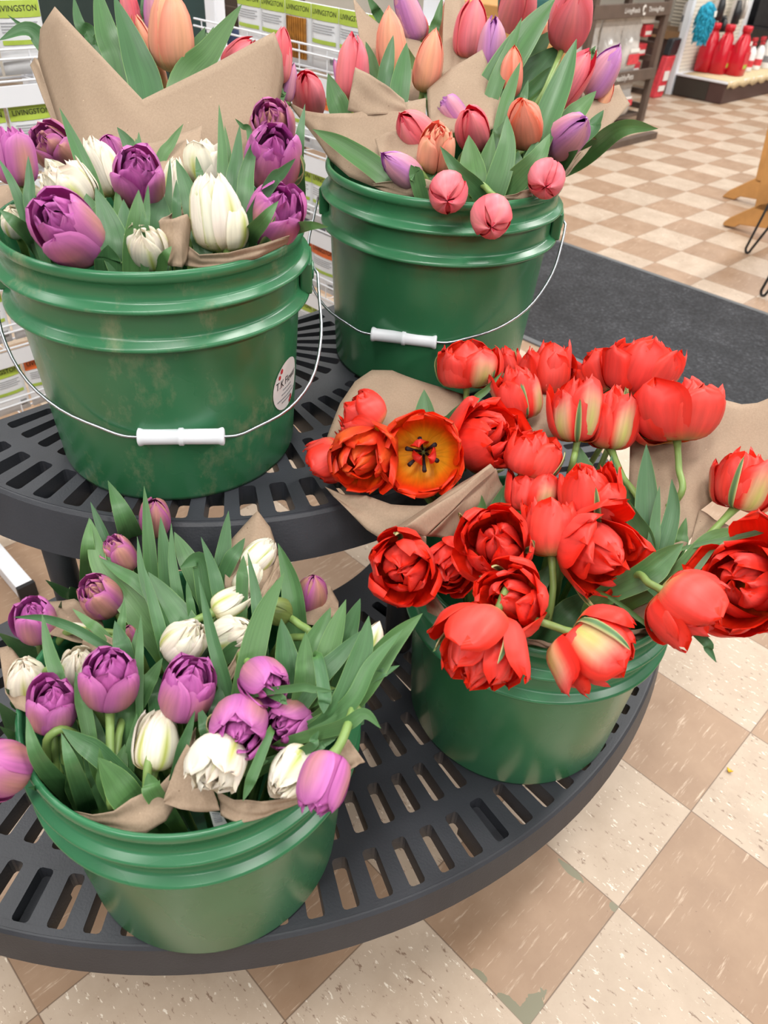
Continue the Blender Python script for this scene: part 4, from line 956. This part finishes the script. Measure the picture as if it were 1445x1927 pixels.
wrap('brown paper with a rolled edge around the left bunch of red tulips', [
 ('back_sheet', [[(612,830,.865),(640,760,.89),(668,720,.905),(700,698,.915),(738,697,.915),(800,718,.91),(872,742,.91)], [(640,900,.83),(670,900,.83),(700,900,.83),(740,890,.83),(780,885,.83),(820,875,.84),(875,850,.85)]]),
 ('front_sheet', [[(612,917,.815),(645,930,.808),(690,932,.803),(735,947,.797),(800,952,.79),(862,925,.788),(925,878,.79)], [(642,948,.80),(665,972,.796),(690,997,.79),(716,1014,.786),(742,1012,.783),(792,992,.782),(856,962,.785)]]),
 ('rolled_edge', [[(918,876,.79),(926,876,.78),(932,882,.785)], [(728,1004,.775),(762,992,.752),(801,1009,.76)]]),
 ('roll_mouth', [[(700,1066,.755),(697,1038,.76),(714,1014,.768),(745,999,.768),(775,999,.764),(801,1009,.76)], [(720,1082,.765),(730,1062,.775),(745,1050,.78),(765,1046,.78),(785,1046,.775),(802,1046,.77)]]),
 ('roll_underside', [[(932,881,.788),(801,1009,.763)], [(954,935,.815),(856,1015,.795)]]),
 ('lower_fold', [[(795,1118,.762),(820,1122,.76),(846,1160,.748)], [(805,1152,.755),(822,1160,.752),(843,1168,.748)]])], 4)
wrap('brown paper sheet standing between the back red tulips', [('sheet', [[(980,748,.905),(1010,742,.905),(1054,741,.905)], [(996,820,.87),(1020,822,.87),(1052,824,.87)]])], 4)
wrap('large brown paper spreading out at the right of the red tulips', [
 ('main_sheet', [[(1186,822,.87),(1250,790,.88),(1330,763,.885),(1358,754,.885),(1395,761,.88),(1425,757,.875),(1470,738,.87)], [(1180,1010,.80),(1225,1055,.775),(1270,1055,.775),(1302,1010,.79),(1318,960,.815),(1362,926,.835),(1470,895,.84)]]),
 ('lower_sheet', [[(1316,958,.815),(1345,978,.81),(1412,1006,.80)], [(1286,1066,.765),(1312,1058,.765),(1345,1046,.77)]])], 4)
wrap('brown paper lobe curling over the front rim below the red tulips', [
 ('lobe', [[(1160,1078,.775),(1200,1084,.765),(1224,1098,.757),(1242,1116,.753),(1258,1140,.75),(1261,1162,.752)], [(1130,1118,.785),(1155,1140,.778),(1180,1158,.77),(1197,1168,.765),(1216,1176,.76),(1233,1178,.757)]]),
 ('left_band', [[(990,1200,.752),(1030,1210,.75),(1075,1212,.75)], [(992,1212,.755),(1030,1221,.753),(1076,1223,.753)]]),
 ('right_band', [[(1185,1186,.785),(1230,1180,.80),(1264,1176,.815)], [(1190,1206,.79),(1226,1206,.805),(1258,1198,.82)]])], 4)
# ------------------------------------------------------------------ white wire seed racks
CEN = np.array([TC[0], TC[1], 0.0])
def packet(P0, S, N, s, ztop, label, style=0):
    """a seed packet hanging on a rack: S runs along the rack, N points out of it"""
    w, h = 0.084, 0.112; c = P0+S*s+N*0.012+Z*(ztop-h/2)
    p = thing('seed_packet', c-Z*h/2, label, 'seed packet', 'seed packets on the white wire racks')
    body = MB(); vs = []
    for iz, zz in enumerate(np.linspace(-h/2, h/2, 7)):
        for ix, xx in enumerate(np.linspace(-w/2, w/2, 7)):
            b = 0.006*(1-(2*xx/w)**2)*(1-(2*zz/h)**2)
            vs.append(c+S*xx+Z*zz+N*b)
    n0 = len(vs); vs += [v-N*0.003*1.0-N*2*0.006*(1-(2*((i % 7)/6-.5))**2)*(1-(2*((i//7)/6-.5))**2) for i, v in enumerate(vs)]
    fs = []
    for i in range(6):
        for j in range(6):
            a = i*7+j; fs.append((a, a+1, a+8, a+7)); fs.append((n0+a+7, n0+a+8, n0+a+1, n0+a))
    ring = [j for j in range(7)]+[7*i+6 for i in range(1, 7)]+[42+j for j in range(5, -1, -1)]+[7*i for i in range(5, 0, -1)]
    for a, b in zip(ring, ring[1:]+ring[:1]): fs.append((b, a, n0+a, n0+b))
    body.add(vs, fs).build('pouch', MT['pouch'], p, True)
    f = lambda x, y, o=0.0: c+S*x+Z*y+N*(0.0012+o+0.006*(1-(2*x/w)**2)*(1-(2*y/h)**2))
    def patch(mb, x0, x1, y0, y1, o=0.0, n=5):
        g = [f(x, y, o) for y in (y0, (y0+y1)/2, y1) for x in np.linspace(x0, x1, n)]
        mb.add(g, [(r*n+i, r*n+i+1, (r+1)*n+i+1, (r+1)*n+i) for r in range(2) for i in range(n-1)])
    hd = MB(); patch(hd, -w/2+.001, w/2-.001, h/2-.026, h/2-.001)
    hb = hd.build('header_band', MT['orange_print'] if style == 2 else MT['header'], p)
    tx = MB(); tv, tf = text_geo('LIVINGSTON', 0.0125); tx.add([f(v[0]*1.0, v[1]+h/2-.013, .0006) for v in tv], tf); tx.build('lettering', MT['ink'], hb)
    pr = MB()
    if style == 1:
        st = MB()
        for i in range(9): x = -.028+.007*i; st.tube([f(x, .028, .003), f(x, -.045, .003)], .0032, 6)
        st.build('golden_twine', MT['sticks'], p)
    else:
        for i, yy in enumerate(np.arange(.022, .004, -.0045)): patch(pr, -w/2+.008, w/2-.010-.006*(i % 2), yy, yy+.0012, .0004)
        pr.build('text_lines', MT['grey_ink'], p); pr = MB()
        for i in range(7): patch(pr, w/2-.022+.0024*i, w/2-.0208+.0024*i, -h/2+.012, -h/2+.026, .0004, 3)
        pr.build('barcode', MT['ink'], p)
        gb = MB(); patch(gb, -w/2+.006, w/2-.006, -.010, -.003, .0003); gb.build('green_stripe', MT['header'], p)
    return p
def rack(nm, P0, S, N, s0, s1, rows, label, posts, foot=None):
    r = thing('wire_rack', P0+S*(s0+s1)/2, label, 'rack')
    for s in posts: MB().box(P0+S*s-N*0.03+Z*0.75, (0.042, 0.03, 1.5), (S, N, Z)).build('post', MT['white_metal'], r, bevel=.003)
    for zt in rows:
        zb = zt-0.112
        w = MB()
        for zz, oo in ((zb-.006, .030), (zb-.008, -.012), (zb+.042, .030), (zb+.028, .032)): w.tube([P0+S*s0+N*oo+Z*zz, P0+S*s1+N*oo+Z*zz], .0022, 6)
        k = s0+.03
        while k < s1:
            w.tube([P0+S*k+N*.030+Z*(zb+.042), P0+S*k+N*.030+Z*(zb-.006), P0+S*k-N*.012+Z*(zb-.008), P0+S*k-N*.014+Z*(zb+.10)], .0015, 5); k += .088
        w.build('wire_shelf', MT['white_metal'], r)
        MB().box(P0+S*(s0+s1)/2+N*.026+Z*(zb-.030), (s1-s0, .004, .034), (S, N, Z)).build('price_rail', MT['white_metal'], r, bevel=.001)
    if foot:
        MB().box(foot[0], foot[1], (S, N, Z)).build('foot', MT['white_metal'], r, bevel=.002)
        MB().box(foot[0]+N*(foot[1][1]/2+.004), (foot[1][0]+.002, .010, foot[1][2]+.002), (S, N, Z)).build('foot_cap', MT['black_metal'], r)
    return r
PL = CEN - V*0.69; PL[2] = 0
ft = on_z(48, 1105, 0.03); fs_, fn_ = float((ft-PL)@U), float((ft-PL)@V)
rack('left', PL, U, V, -.75, .118, (.997, .838, .679, .52, .361), 'white wire seed rack behind the bench along the left edge of the photo', (-.7, .10), (PL+U*fs_+V*(fn_/2-.0)+Z*.022, (.034, abs(fn_), .034)))
PR = CAM + U*1.2; PR[2] = 0
NR = -U
rack('right', PR, V, NR, -1.80, -1.10, (.995, .836, .677, .518, .359), 'white wire seed rack standing between and behind the two upper buckets', (-1.80, -1.10))
ROWN = ['top', 'second', 'third', 'fourth', 'fifth']
COLN = ['first', 'second', 'third', 'fourth', 'fifth', 'sixth', 'seventh']
for i, zt in enumerate((.997, .838, .679, .52, .361)):
    for j, s in enumerate((.060, -.030, -.120, -.21)):
        packet(PL, U, V, s+(.012 if i == 0 else 0), zt, f'white and green seed packet, {ROWN[i]} row of the left rack, {COLN[j]} from its right end', 2 if (i, j) == (4, 1) else 0)
for i, zt in enumerate((.995, .836, .677, .518, .359)):
    for j in range(7):
        s = -1.608+.0835*j
        if i == 1 and j < 2: continue
        stl = 1 if (i, j) == (0, 2) else (2 if (i, j) in ((3, 2), (3, 3), (1, 3)) else 0)
        packet(PR, V, NR, s, zt, (f'packet of golden twine strands in the top row of the right rack' if stl == 1 else f'{"orange topped" if stl == 2 else "white and green"} seed packet, {ROWN[i]} row of the right rack, {COLN[j]} from the white post'), stl)

# things seen behind the racks
gb = thing('dark_green_cabinet', on_plane(140, 40, CAM+U*1.35, U)*np.array([1, 1, 0]), 'dark green board cabinet behind the brown paper at top left', 'cabinet')
a = on_plane(57, 10, CAM+U*1.35, U); sA = float((a-CAM)@V); b_ = on_plane(300, 10, CAM+U*1.35, U); sB = float((b_-CAM)@V)
base = CAM+U*1.36; base[2] = 0; wd = sB-sA
MB().box(base+V*(sA+wd*.37)+Z*.6+U*.1, (.2, wd*.74, 1.2)).build('panel', MT['green_board'], gb, bevel=.004)
MB().box(base+V*(sA+wd*.87)+Z*.6+U*.11, (.2, wd*.25, 1.2)).build('door', MT['green_board'], gb, bevel=.004)
def crate(px, py, w, d, h, mat, label, cat, off, name, ztop=None):
    p = on_plane(px, py, CAM+U*off, U); zt = p[2]; h = zt-.002; p[2] = .002
    t = thing(name, p, label, cat)
    MB().box(p+Z*h/2+U*d/2, (d, w, h)).build('body', mat, t, bevel=.004)
    MB().box(p+Z*(h-.06)+U*(d/2), (d+.008, w+.008, .05)).build('band', mat, t, bevel=.003)
    return t
crate(352, 22, .20, .3, .75, MT['carton'], 'brown cardboard carton behind the tall coral tulip, left of the white post', 'box', 2.1, 'cardboard_carton')
crate(432, -10, .16, .3, .85, MT['dark_wood'], 'dark brown box just right of the white rack post', 'box', 2.0, 'storage_box')
cl = MB(); q = on_plane(470, 78, CAM+U*1.7, U)
for i in range(5): cl.lathe(q+V*(.03*i-.06)+Z*(-.25-.02*(i % 2)), [(0.0, 0), (.05, .02), (.055, .2), (.03, .27), (0, .28)], 12, cap=False)
o = cl.build('folded_cloth', MT['blue_cloth'], None, True); tag(o, 'navy blue cloth hanging behind the pink sideways tulip', 'cloth')
crate(900, 5, .22, .2, None, MT['oak'], 'pale wooden display block at the top edge behind the bright pink tulip', 'display block', 2.5, 'wooden_block')
crate(958, 52, .18, .18, None, MT['oak'], 'lower wooden display block carrying the teal bowl behind the pink tulips', 'display block', 2.15, 'wooden_block')
q = on_plane(945, 52, CAM+U*2.15, U)+U*.09+Z*.012
mb = MB(); mb.lathe(q, [(.05, 0), (.075, .02), (.08, .06), (.07, .085), (.062, .082), (.068, .05), (.045, .012)], 28)
o = mb.build('planter_bowl', MT['teal'], None, True); tag(o, 'dark teal bowl on the lower wooden block behind the lilac tulip', 'bowl')

# ------------------------------------------------------------------ brown pet food shelf
SP = on_z(1206, 228, 0)
sh = thing('display_shelf', SP, 'dark brown wooden display shelf with bagged pet treats and white lettering', 'shelf')
for s in (-.02, -.92):
    for dd in (0, -.30): MB().box(SP+U*s+V*dd+Z*.55, (.05, .04, 1.1)).build('post', MT['dark_wood'], sh, bevel=.003)
for zt, zz in ((.70, .075), (.315, .068), (1.02, .07)):
    bo = MB().box(SP+U*(-.47)+V*.012+Z*zt, (.95, .02, zz)).build('sign_board', MT['dark_wood'], sh, bevel=.002)
    tx = MB(); q = SP+V*.0235+Z*zt
    if zt > .6 and zt < .9:
        put_text(tx, 'LivingReads', .040, q-U*.50, U, Z); tx.build('lettering', MT['white_print'], bo); tx = MB(); put_text(tx, 'ThrivingPets', .040, q-U*.20, U, Z); tx.build('lettering', MT['white_print'], bo); tx = MB()
        tx.add([q-U*.352+U*.022*math.cos(t)*(1-.35*math.sin(2*t))+Z*.03*math.sin(t) for t in np.linspace(.6, 5.6, 14)]+[q-U*.352+U*.010*math.cos(t)+Z*.018*math.sin(t) for t in np.linspace(5.6, .6, 14)], [(i, i+1, 26-i, 27-i) for i in range(13)])
    elif zt < .6: put_text(tx, 'HealthyPets', .050, q-U*.42, U, Z)
    if tx.v: tx.build('lettering' if zt < .6 else 'emblem', MT['white_print'], bo)
for zt in (.295, .05, .665, .98): MB().box(SP+U*(-.47)-V*.15+Z*zt, (.9, .28, .018)).build('shelf_board', MT['dark_wood'], sh)
for zt in (.40, .48, .56, .64, .10, .19): MB().box(SP-U*.02-V*.15+Z*zt, (.03, .26, .035)).build('side_slat', MT['dark_wood'], sh)
q = on_z(1165, 272, .02); MB().box(q-V*.02, (.95, .05, .04)).build('floor_rail', MT['dark_wood'], sh)
def bag(s, z0, h, w, label, cover):
    c = SP+U*s-V*.05+Z*z0; b = thing('treat_bag', c, label, 'bag', 'clear treat bags on the brown shelf')
    vs, n = [], 13
    for i, t in enumerate(np.linspace(0, 1, 11)):
        for side in (1, -1):
            for j in range(n):
                x = (j/(n-1)-.5)*w*(1+.10*math.sin(t*6)*(1-t)+.12*t); th_ = .055*math.sin(min(1, t*1.25+.12)*math.pi)**.7*(1-(2*(j/(n-1)-.5))**4) if t < .92 else .004
                vs.append(c+U*x+Z*t*h*(1+.03*math.sin(j*1.3))+V*side*(th_+.004*math.sin(j*2.1+i*1.7)))
    fs = []
    for i in range(10):
        for sd in (0, 1):
            for j in range(n-1):
                a = (i*2+sd)*n+j; f = (a, a+1, a+1+2*n, a+2*n); fs.append(f if sd == 0 else f[::-1])
    MB().add(vs, fs).build('bag_film', MT['film'], b, True)
    lb = MB(); lb.box(c+Z*h*cover+V*.060, (w*.62, .003, h*.17)); lb.build('label', MT['red_print'], b)
    lb = MB(); lb.box(c+Z*h*(cover+.14)+V*.059, (w*.5, .003, h*.06)); lb.build('white_label', MT['white_print'], b)
bag(-.86, .31, .37, .24, 'clear bag of treats on the upper shelf, left of three', .30)
bag(-.58, .31, .36, .24, 'clear bag of treats on the upper shelf, middle of three', .30)
bag(-.33, .31, .36, .22, 'clear bag of treats on the upper shelf, right of three, torn open top', .30)
bag(-.62, .06, .23, .26, 'clear bag of treats on the lower shelf, left one', .3)
bag(-.30, .06, .22, .26, 'clear bag of treats on the lower shelf, right one with red label', .4)
for s, zz, wi, lab in ((-.10, .565, .10, 'upper red carton between the shelf side slats'), (-.13, .455, .10, 'middle red carton between the shelf side slats'), (-.17, .345, .12, 'lower red carton beside the right treat bag'), (-.80, .80, .14, 'red carton on top of the lettered board, left'), (-.45, .80, .2, 'navy carton on top of the lettered board, right'), (-.16, .645, .22, 'white carton under the lettered board at right')):
    c = SP+U*s-V*.10+Z*zz; cb = thing('small_carton', c-Z*.04, lab, 'carton')
    MB().box(c, (wi, .10, .07)).build('box', MT['blue_cloth'] if 'navy' in lab else (MT['white_print'] if 'white' in lab else MT['red_print']), cb, bevel=.002)
    MB().box(c+V*.0505-Z*.012, (wi*.8, .002, .022)).build('label', MT['white_print'], cb)
# red and black sack leaning by the shelf
q = on_z(1232, 183, 0)
sk = thing('litter_sack', q, 'red and black printed sack leaning beside the brown shelf leg', 'sack')
lean = V*.0+U*.18
for nm, t0, t1, m in (('printed_front', 0, .72, MT['red_print']), ('black_top', .72, 1.0, MT['black_goods'])):
    mb = MB(); hh = .42
    for t in (t0, t1): pass
    P4 = [q+U*(x)+V*y+Z*hh*t+V*.0+U*.10*t for t in (t0, (t0+t1)/2, t1) for y in (-.03, .03) for x in (-.07, .07)]
    mb.add(P4, [(0, 1, 3, 2), (8, 10, 11, 9)]+[f for k in (0, 4) for f in ((k, k+4, k+5, k+1), (k+2, k+3, k+7, k+6), (k, k+2, k+6, k+4), (k+1, k+5, k+7, k+3))])
    mb.build(nm, m, sk, bevel=.012)
mb = MB(); mb.box(q+V*.034+Z*.16+U*.04, (.08, .003, .07)); mb.box(q+V*.034+Z*.07+U*.01, (.10, .003, .04)); mb.build('pale_print', MT['white_print'], sk)

# ------------------------------------------------------------------ end-of-aisle gondola with cleaning products
EP = on_z(1355, 197, 0); HB = .150
go = thing('gondola_shelving', EP, 'white pegboard gondola end with dark brown base at the upper right', 'shelving')
MB().box(EP+U*1.0-V*.22+Z*HB/2, (2.0, .44, HB-.004)).build('base_deck', MT['kick'], go, bevel=.004)
MB().box(EP-U*.003-V*.29+Z*HB/2, (.006, .30, HB-.02)).build('end_panel', MT['kick_dark'], go)
MB().box(EP+U*1.0-V*.22+Z*(HB+.006), (2.02, .46, .016)).build('deck_top', MT['white_metal'], go, bevel=.003)
up_ = MB().box(EP+U*.0-V*.475+Z*.75, (.05, .05, 1.5)).build('upright', MT['grip'], go, bevel=.002)
def peg_mat():
    m, nt, N, L, P = nmat('pegboard'); tc = N.new('ShaderNodeTexCoord'); mp = N.new('ShaderNodeMapping')
    mp.inputs['Rotation'].default_value = (0, 0, -YAW); L.new(tc.outputs['Object'], mp.inputs['Vector'])
    s = N.new('ShaderNodeVectorMath'); s.operation = 'SCALE'; s.inputs['Scale'].default_value = 1/.028; L.new(mp.outputs[0], s.inputs[0])
    f = N.new('ShaderNodeVectorMath'); f.operation = 'FRACTION'; L.new(s.outputs[0], f.inputs[0]); x = N.new('ShaderNodeSeparateXYZ'); L.new(f.outputs[0], x.inputs[0])
    dx = math_n(nt, 'SUBTRACT', x.outputs[0], .5); dz = math_n(nt, 'SUBTRACT', x.outputs[2], .5)
    k = math_n(nt, 'LESS_THAN', math_n(nt, 'ADD', math_n(nt, 'MULTIPLY', dx, dx), math_n(nt, 'MULTIPLY', dz, dz)), .035)
    mx = N.new('ShaderNodeMix'); mx.data_type = 'RGBA'; L.new(k, mx.inputs[0]); mx.inputs[6].default_value = (*lin(228, 222, 208), 1); mx.inputs[7].default_value = (*lin(120, 112, 100), 1)
    L.new(mx.outputs[2], P.inputs['Base Color']); P.inputs['Roughness'].default_value = .5; return m
pegm = peg_mat()
MB().box(EP+U*.51-V*.46+Z*.8, (1.0, .012, 1.3)).build('pegboard', pegm, go)
MB().box(EP+U*1.02-V*.44+Z*.8, (.03, .03, 1.3)).build('divider', MT['grip'], go)
MB().box(EP+U*1.55-V*.46+Z*.8, (1.04, .012, 1.3)).build('back_panel', MT['black_goods'], go)
MB().box(EP+U*1.54-V*.30+Z*.46, (1.0, .3, .02)).build('upper_shelf', MT['black_goods'], go)
MB().box(EP+U*1.54-V*.148+Z*.46, (1.0, .004, .05)).build('price_strip', MT['orange_print'], go)
# burlap runner on the deck
vs, fs = [], []; n = 30
prof = [(-.40, .0), (-.2, .002), (0.0, .001), (.012, -.004), (.016, -.05)]
for i in range(n+1):
    s = .01+1.6*i/n
    for j, (vv, zz) in enumerate(prof): vs.append(EP+U*s+V*(vv+.004*math.sin(i*2.3+j))+Z*(HB+.016+zz+(.012*math.sin(i*1.9) if j == 4 else .0015*math.sin(i*1.3+j))))
for i in range(n):
    for j in range(4): fs.append((i*5+j, i*5+j+1, i*5+6+j, i*5+5+j))
o = mesh_obj('burlap_runner', vs, fs, MT['burlap'], None, True); tag(o, 'frayed burlap cloth on the gondola base under the red jugs', 'cloth'); m_ = o.modifiers.new('t', 'SOLIDIFY'); m_.thickness = .003
def deck(px, py): p = on_z(px, py, HB+.018); return p
def jug(px, py, label):
    p = deck(px, py); j = thing('cleaner_jug', p, label, 'jug', 'red jugs on the gondola base'); mb = MB(); H = .30
    secs = [(0, .062, .048), (.004, .070, .054), (.10, .071, .055), (.17, .068, .053), (.22, .055, .044), (.255, .036, .032), (.27, .026, .026), (.285, .025, .025), (.286, .031, .031), (.325, .031, .031), (.328, .026, .026)]
    n = 28; vs = []
    for z_, a, b in secs:
        for k in range(n):
            t = 2*math.pi*k/n; cx, sy = math.cos(t), math.sin(t); e = .6 if z_ < .2 else 1
            off = .012 if .2 < z_ else 0
            vs.append(p+U*(1.16*a*abs(cx)**e*np.sign(cx)+off)+V*(1.3*b*abs(sy)**e*np.sign(sy))+Z*z_*1.08)
    fs = [(i*n+k, i*n+(k+1) % n, (i+1)*n+(k+1) % n, (i+1)*n+k) for i in range(len(secs)-1) for k in range(n)]+[tuple(range((len(secs)-1)*n, len(secs)*n))]
    MB().add(vs, fs).build('body', MT['jug'], j, True)
    MB().tube(catmull([p-U*.03+V*.0+Z*.285, p-U*.075+Z*.27, p-U*.082+Z*.21, p-U*.064+Z*.15], 12), .011, 10).build('handle', MT['jug'], j, True)
    MB().box(p+V*.072+Z*.11, (.09, .003, .13)).build('label', MT['red_print'], j)
    MB().box(p+V*.0735+Z*.07, (.06, .003, .03)).build('green_label', MT['header'], j)
    MB().box(p+V*.062+U*.02+Z*.235, (.035, .003, .03), (U, V, Z)).build('price_tag', MT['white_print'], j)
jug(1323, 134, 'red plastic jug under the turquoise mitt, leftmost of three'); jug(1349, 138, 'red plastic jug with price tag, middle of three'); jug(1380, 141, 'red plastic jug with price tag, rightmost of three')
def spray(px, py, label, H=.24, red=True, s=1.0):
    p = deck(px, py); b = thing('spray_bottle', p, label, 'bottle', 'white bottles on the gondola base')
    MB().lathe(p, [(0, 0), (.036*s, .001), (.038*s, .01), (.038*s, H*.55), (.032*s, H*.66), (.016, H*.78), (.015, H*.8)], 22, cap=True).build('body', MT['white_bottle'], b, True)
    MB().lathe(p+Z*H*.8, [(.02, 0), (.02, .02), (.014, .024)], 16).build('collar', MT['red_ink'] if red else MT['white_bottle'], b, True)
    m = MB(); m.box(p+Z*(H*.8+.045)-U*.012, (.075, .022, .03)); m.tube([p+Z*(H*.8+.035)-U*.035, p+Z*(H*.8)-U*.045], .005, 6); m.build('trigger', MT['red_ink'] if red else MT['white_bottle'], b, bevel=.004)
    MB().lathe(p+Z*H*.15, [(.0387*s, 0), (.0387*s, .05)], 22, cap=False).build('label', MT['red_print'] if red else MT['grey_ink'], b, True)
spray(1404, 134, 'white spray bottle with red trigger next to the rightmost red jug'); spray(1420, 131, 'white spray bottle with red trigger, second from the jugs')
spray(1440, 128, 'tall white jug-shaped bottle at the right photo edge', .33, False, 1.7)
# turquoise mitt hanging on a peg
q = on_plane(1326, 40, EP-V*.30, V); q0 = q+Z*.0
mi = thing('wash_mitt', q-Z*.12, 'shaggy turquoise wash mitt hanging from the pegboard', 'mitt')
rng = random.Random(4); mb = MB()
def mitt_r(t): return (.055+.035*math.sin(min(1, t*1.1)*math.pi))*(1 if t > .05 else .7)
for i in range(420):
    t = rng.random(); a = rng.uniform(0, 6.28); r = mitt_r(t)
    p0 = q0+U*r*math.cos(a)+V*r*.6*math.sin(a)+Z*(.12-.26*t); dr = U*math.cos(a)+V*math.sin(a)*.8-Z*.6
    p1 = p0+dr*.014+Z*rng.uniform(-.006, .004); p2 = p1+dr*.008-Z*.012
    mb.tube([p0, p1, p2], [.0045, .005, .0025], 5)
mb.build('chenille_pile', MT['mitt'], mi, True)
MB().lathe(q0-Z*.14, [(0, 0), (.05, .01), (.082, .06), (.088, .12), (.078, .19), (.05, .25), (.02, .27), (0, .27)], 18, (U, V*.6, Z), cap=False).build('palm', MT['mitt'], mi, True)
MB().box(q0+V*.062+Z*.055+U*.02, (.04, .003, .04)).build('tag', MT['white_print'], mi)
# packages on pegs
for i, (px, py, w, h, m, lab) in enumerate(((1352, 10, .10, .24, 'black_goods', 'dark blister pack on a peg right of the turquoise mitt'), (1382, 20, .11, .22, 'black_goods', 'black tool on a card hanging above the middle red jug'), (1397, 14, .05, .18, 'film', 'clear blister card hanging right of the black tool'), (1357, 45, .09, .12, 'black_goods', 'small black brush hanging above the jugs'))):
    p = on_plane(px, py, EP-V*.40, V); t = thing('hanging_package', p-Z*h/2, lab, 'package')
    MB().box(p, (w, .02, h)).build('card', MT['film'] if i < 3 else MT[m], t, bevel=.003)
    mb = MB(); mb.tube([p+V*.02+Z*h*.35, p+V*.03+Z*.0, p+V*.025-Z*h*.42], [w*.16, w*.3, w*.34], 10); mb.build('tool', MT[m], t, True)
    MB().tube([p+Z*h*.42-V*.05, p+Z*h*.42+V*.05], .003, 6).build('peg_hook', MT['metal'], t)
# dark cartons on the black upper shelf
for k, (du, w) in enumerate(((1.16, .18), (1.39, .2), (1.66, .22))):
    c = EP+U*du-V*.28+Z*.582; t = thing('dark_carton', c-Z*.11, f'black carton on the upper right shelf, {COLN[k]} from the divider', 'carton')
    MB().box(c, (w, .2, .22)).build('box', MT['black_goods'], t, bevel=.003); MB().box(c+V*.101-Z*.02, (w*.5, .002, .05)).build('label', MT['orange_print'], t)
# bottles on the shelf left of the upright
bs = thing('side_shelf', EP+U*.35-V*.75, 'tan shelf with white bottles behind the white upright', 'shelf')
MB().box(EP+U*.55-V*.80+Z*.36, (.06, .62, .06)).build('front_rail', MT['carton'], bs); MB().box(EP+U*.75-V*.80+Z*.385, (.4, .62, .012)).build('board', MT['carton'], bs)
MB().box(EP+U*.96-V*.80+Z*.75, (.02, .62, 1.5)).build('back', pegm, bs); MB().box(EP+U*.75-V*.80+Z*.17, (.36, .6, .34)).build('kick', MT['kick'], bs)
for k, (vv, cc) in enumerate(((-.60, 'red_ink'), (-.70, 'orange_print'), (-.80, 'header'))):
    p = EP+U*.62+V*vv+Z*.391; t = thing('white_bottle', p, f'slim white bottle with coloured cap behind the upright, {COLN[k]} from it', 'bottle')
    MB().lathe(p, [(0, 0), (.04, .001), (.043, .01), (.043, .20), (.03, .225), (.028, .23)], 20).build('body', MT['white_bottle'], t, True)
    MB().lathe(p+Z*.23, [(.03, 0), (.03, .03), (.02, .034)], 16).build('cap', MT[cc], t, True)
    MB().box(p-U*.0435+Z*.1, (.002, .05, .05)).build('label', MT['grey_ink'], t)

# ------------------------------------------------------------------ oak stand feet and hairpin table at the right edge
def vz(px, py, P0): return on_plane(px, py, P0, U)
ost = None
F1, F2 = on_z(1362, 372, 0), on_z(1364, 428, 0)
ost = thing('wooden_stand', F2, 'oak wooden stand with slanted trestle feet at the right photo edge', 'stand')
for (P0, pts) in ((F1, [(1358, 372), (1361, 367), (1372, 358), (1424, 334), (1428, 338), (1475, 345), (1475, 392), (1430, 377), (1392, 370), (1380, 376)]), (F2, [(1359, 424), (1361, 418), (1372, 410), (1432, 383), (1478, 380), (1478, 434), (1440, 430), (1390, 423), (1382, 428)])):
    Q = [vz(x, y, P0) for x, y in pts]
    for q in Q: q[2] = max(q[2], .002)
    MB().prism(Q, U*.045).build('foot', MT['oak'], ost, bevel=.004)
    a, b = vz(1430, 345 if P0 is F1 else 396, P0), vz(1450, 262 if P0 is F1 else 310, P0)
    L2 = b-a; MB().prism([a-V*.03, a+V*.07, a+L2*2.2+V*.07, a+L2*2.2-V*.03], U*.04).build('upright', MT['oak'], ost, bevel=.004)
h1, h2 = on_z(1405, 477, 0), on_z(1434, 558, 0)
ht = thing('hairpin_table', h2, 'black hairpin legs of a table standing at the right photo edge', 'table')
top_z = .42
for h in (h1, h2):
    o = V*.10+U*.01; w_ = U*.0+V*.055
    pts = [h+o+Z*top_z-w_, h+Z*.02-V*.012, h-V*.006+Z*.006, h+V*.006+Z*.006, h+V*.012+Z*.02, h+o+Z*top_z+w_]
    MB().tube(pts[:1]+catmull(pts[1:5], 10)+pts[5:], .0055, 8).build('leg', MT['black_metal'], ht, True)
c = (h1+h2)/2+V*.30+Z*(top_z+.015); MB().box(c, (float(abs((h1-h2)@U))+.1, .52, .03)).build('tabletop', MT['oak'], ht, bevel=.004)

# fallen petal on the tiles
q = on_z(1372, 1451, .002); mb = MB()
vs = []
for i in range(5):
    for j in range(5): vs.append(q+U*(.009*(i/4-.5))*(1-.3*abs(j-2))+V*(.010*(j/4-.5))+Z*(.001+.0045*((j/4-.5)**2*4)+.002*math.sin(i*1.5)))
mb.add(vs, [(i*5+j, i*5+j+1, i*5+6+j, i*5+5+j) for i in range(4) for j in range(4)])
o = mb.build('fallen_petal', MT['yellow'], None, True); tag(o, 'small crumpled yellow petal lying on the floor tiles', 'petal')
m_ = o.modifiers.new('t', 'SOLIDIFY'); m_.thickness = .0006

# ------------------------------------------------------------------ light: rows of ceiling fluorescents and the pale store around
w = bpy.data.worlds.new('world'); scene.world = w; w.use_nodes = True
bg = w.node_tree.nodes['Background']; bg.inputs['Color'].default_value = (0.95, 0.97, 1.0, 1); bg.inputs['Strength'].default_value = 0.21
for i, uu in enumerate((-2.2, -.3, 1.6, 3.5, 5.4, 7.3, 9.2)):
    for j, vv in enumerate((-2.4, 0.0, 2.4)):
        l = bpy.data.lights.new('fluorescent', 'AREA'); l.shape = 'RECTANGLE'; l.size = 1.2; l.size_y = 0.35; l.energy = 41; l.color = (1.0, .975, .93)
        o = link(bpy.data.objects.new('ceiling_light', l)); p = U*uu+V*vv+Z*3.0
        o.location = Vector(p); o.rotation_euler = (0, 0, YAW)
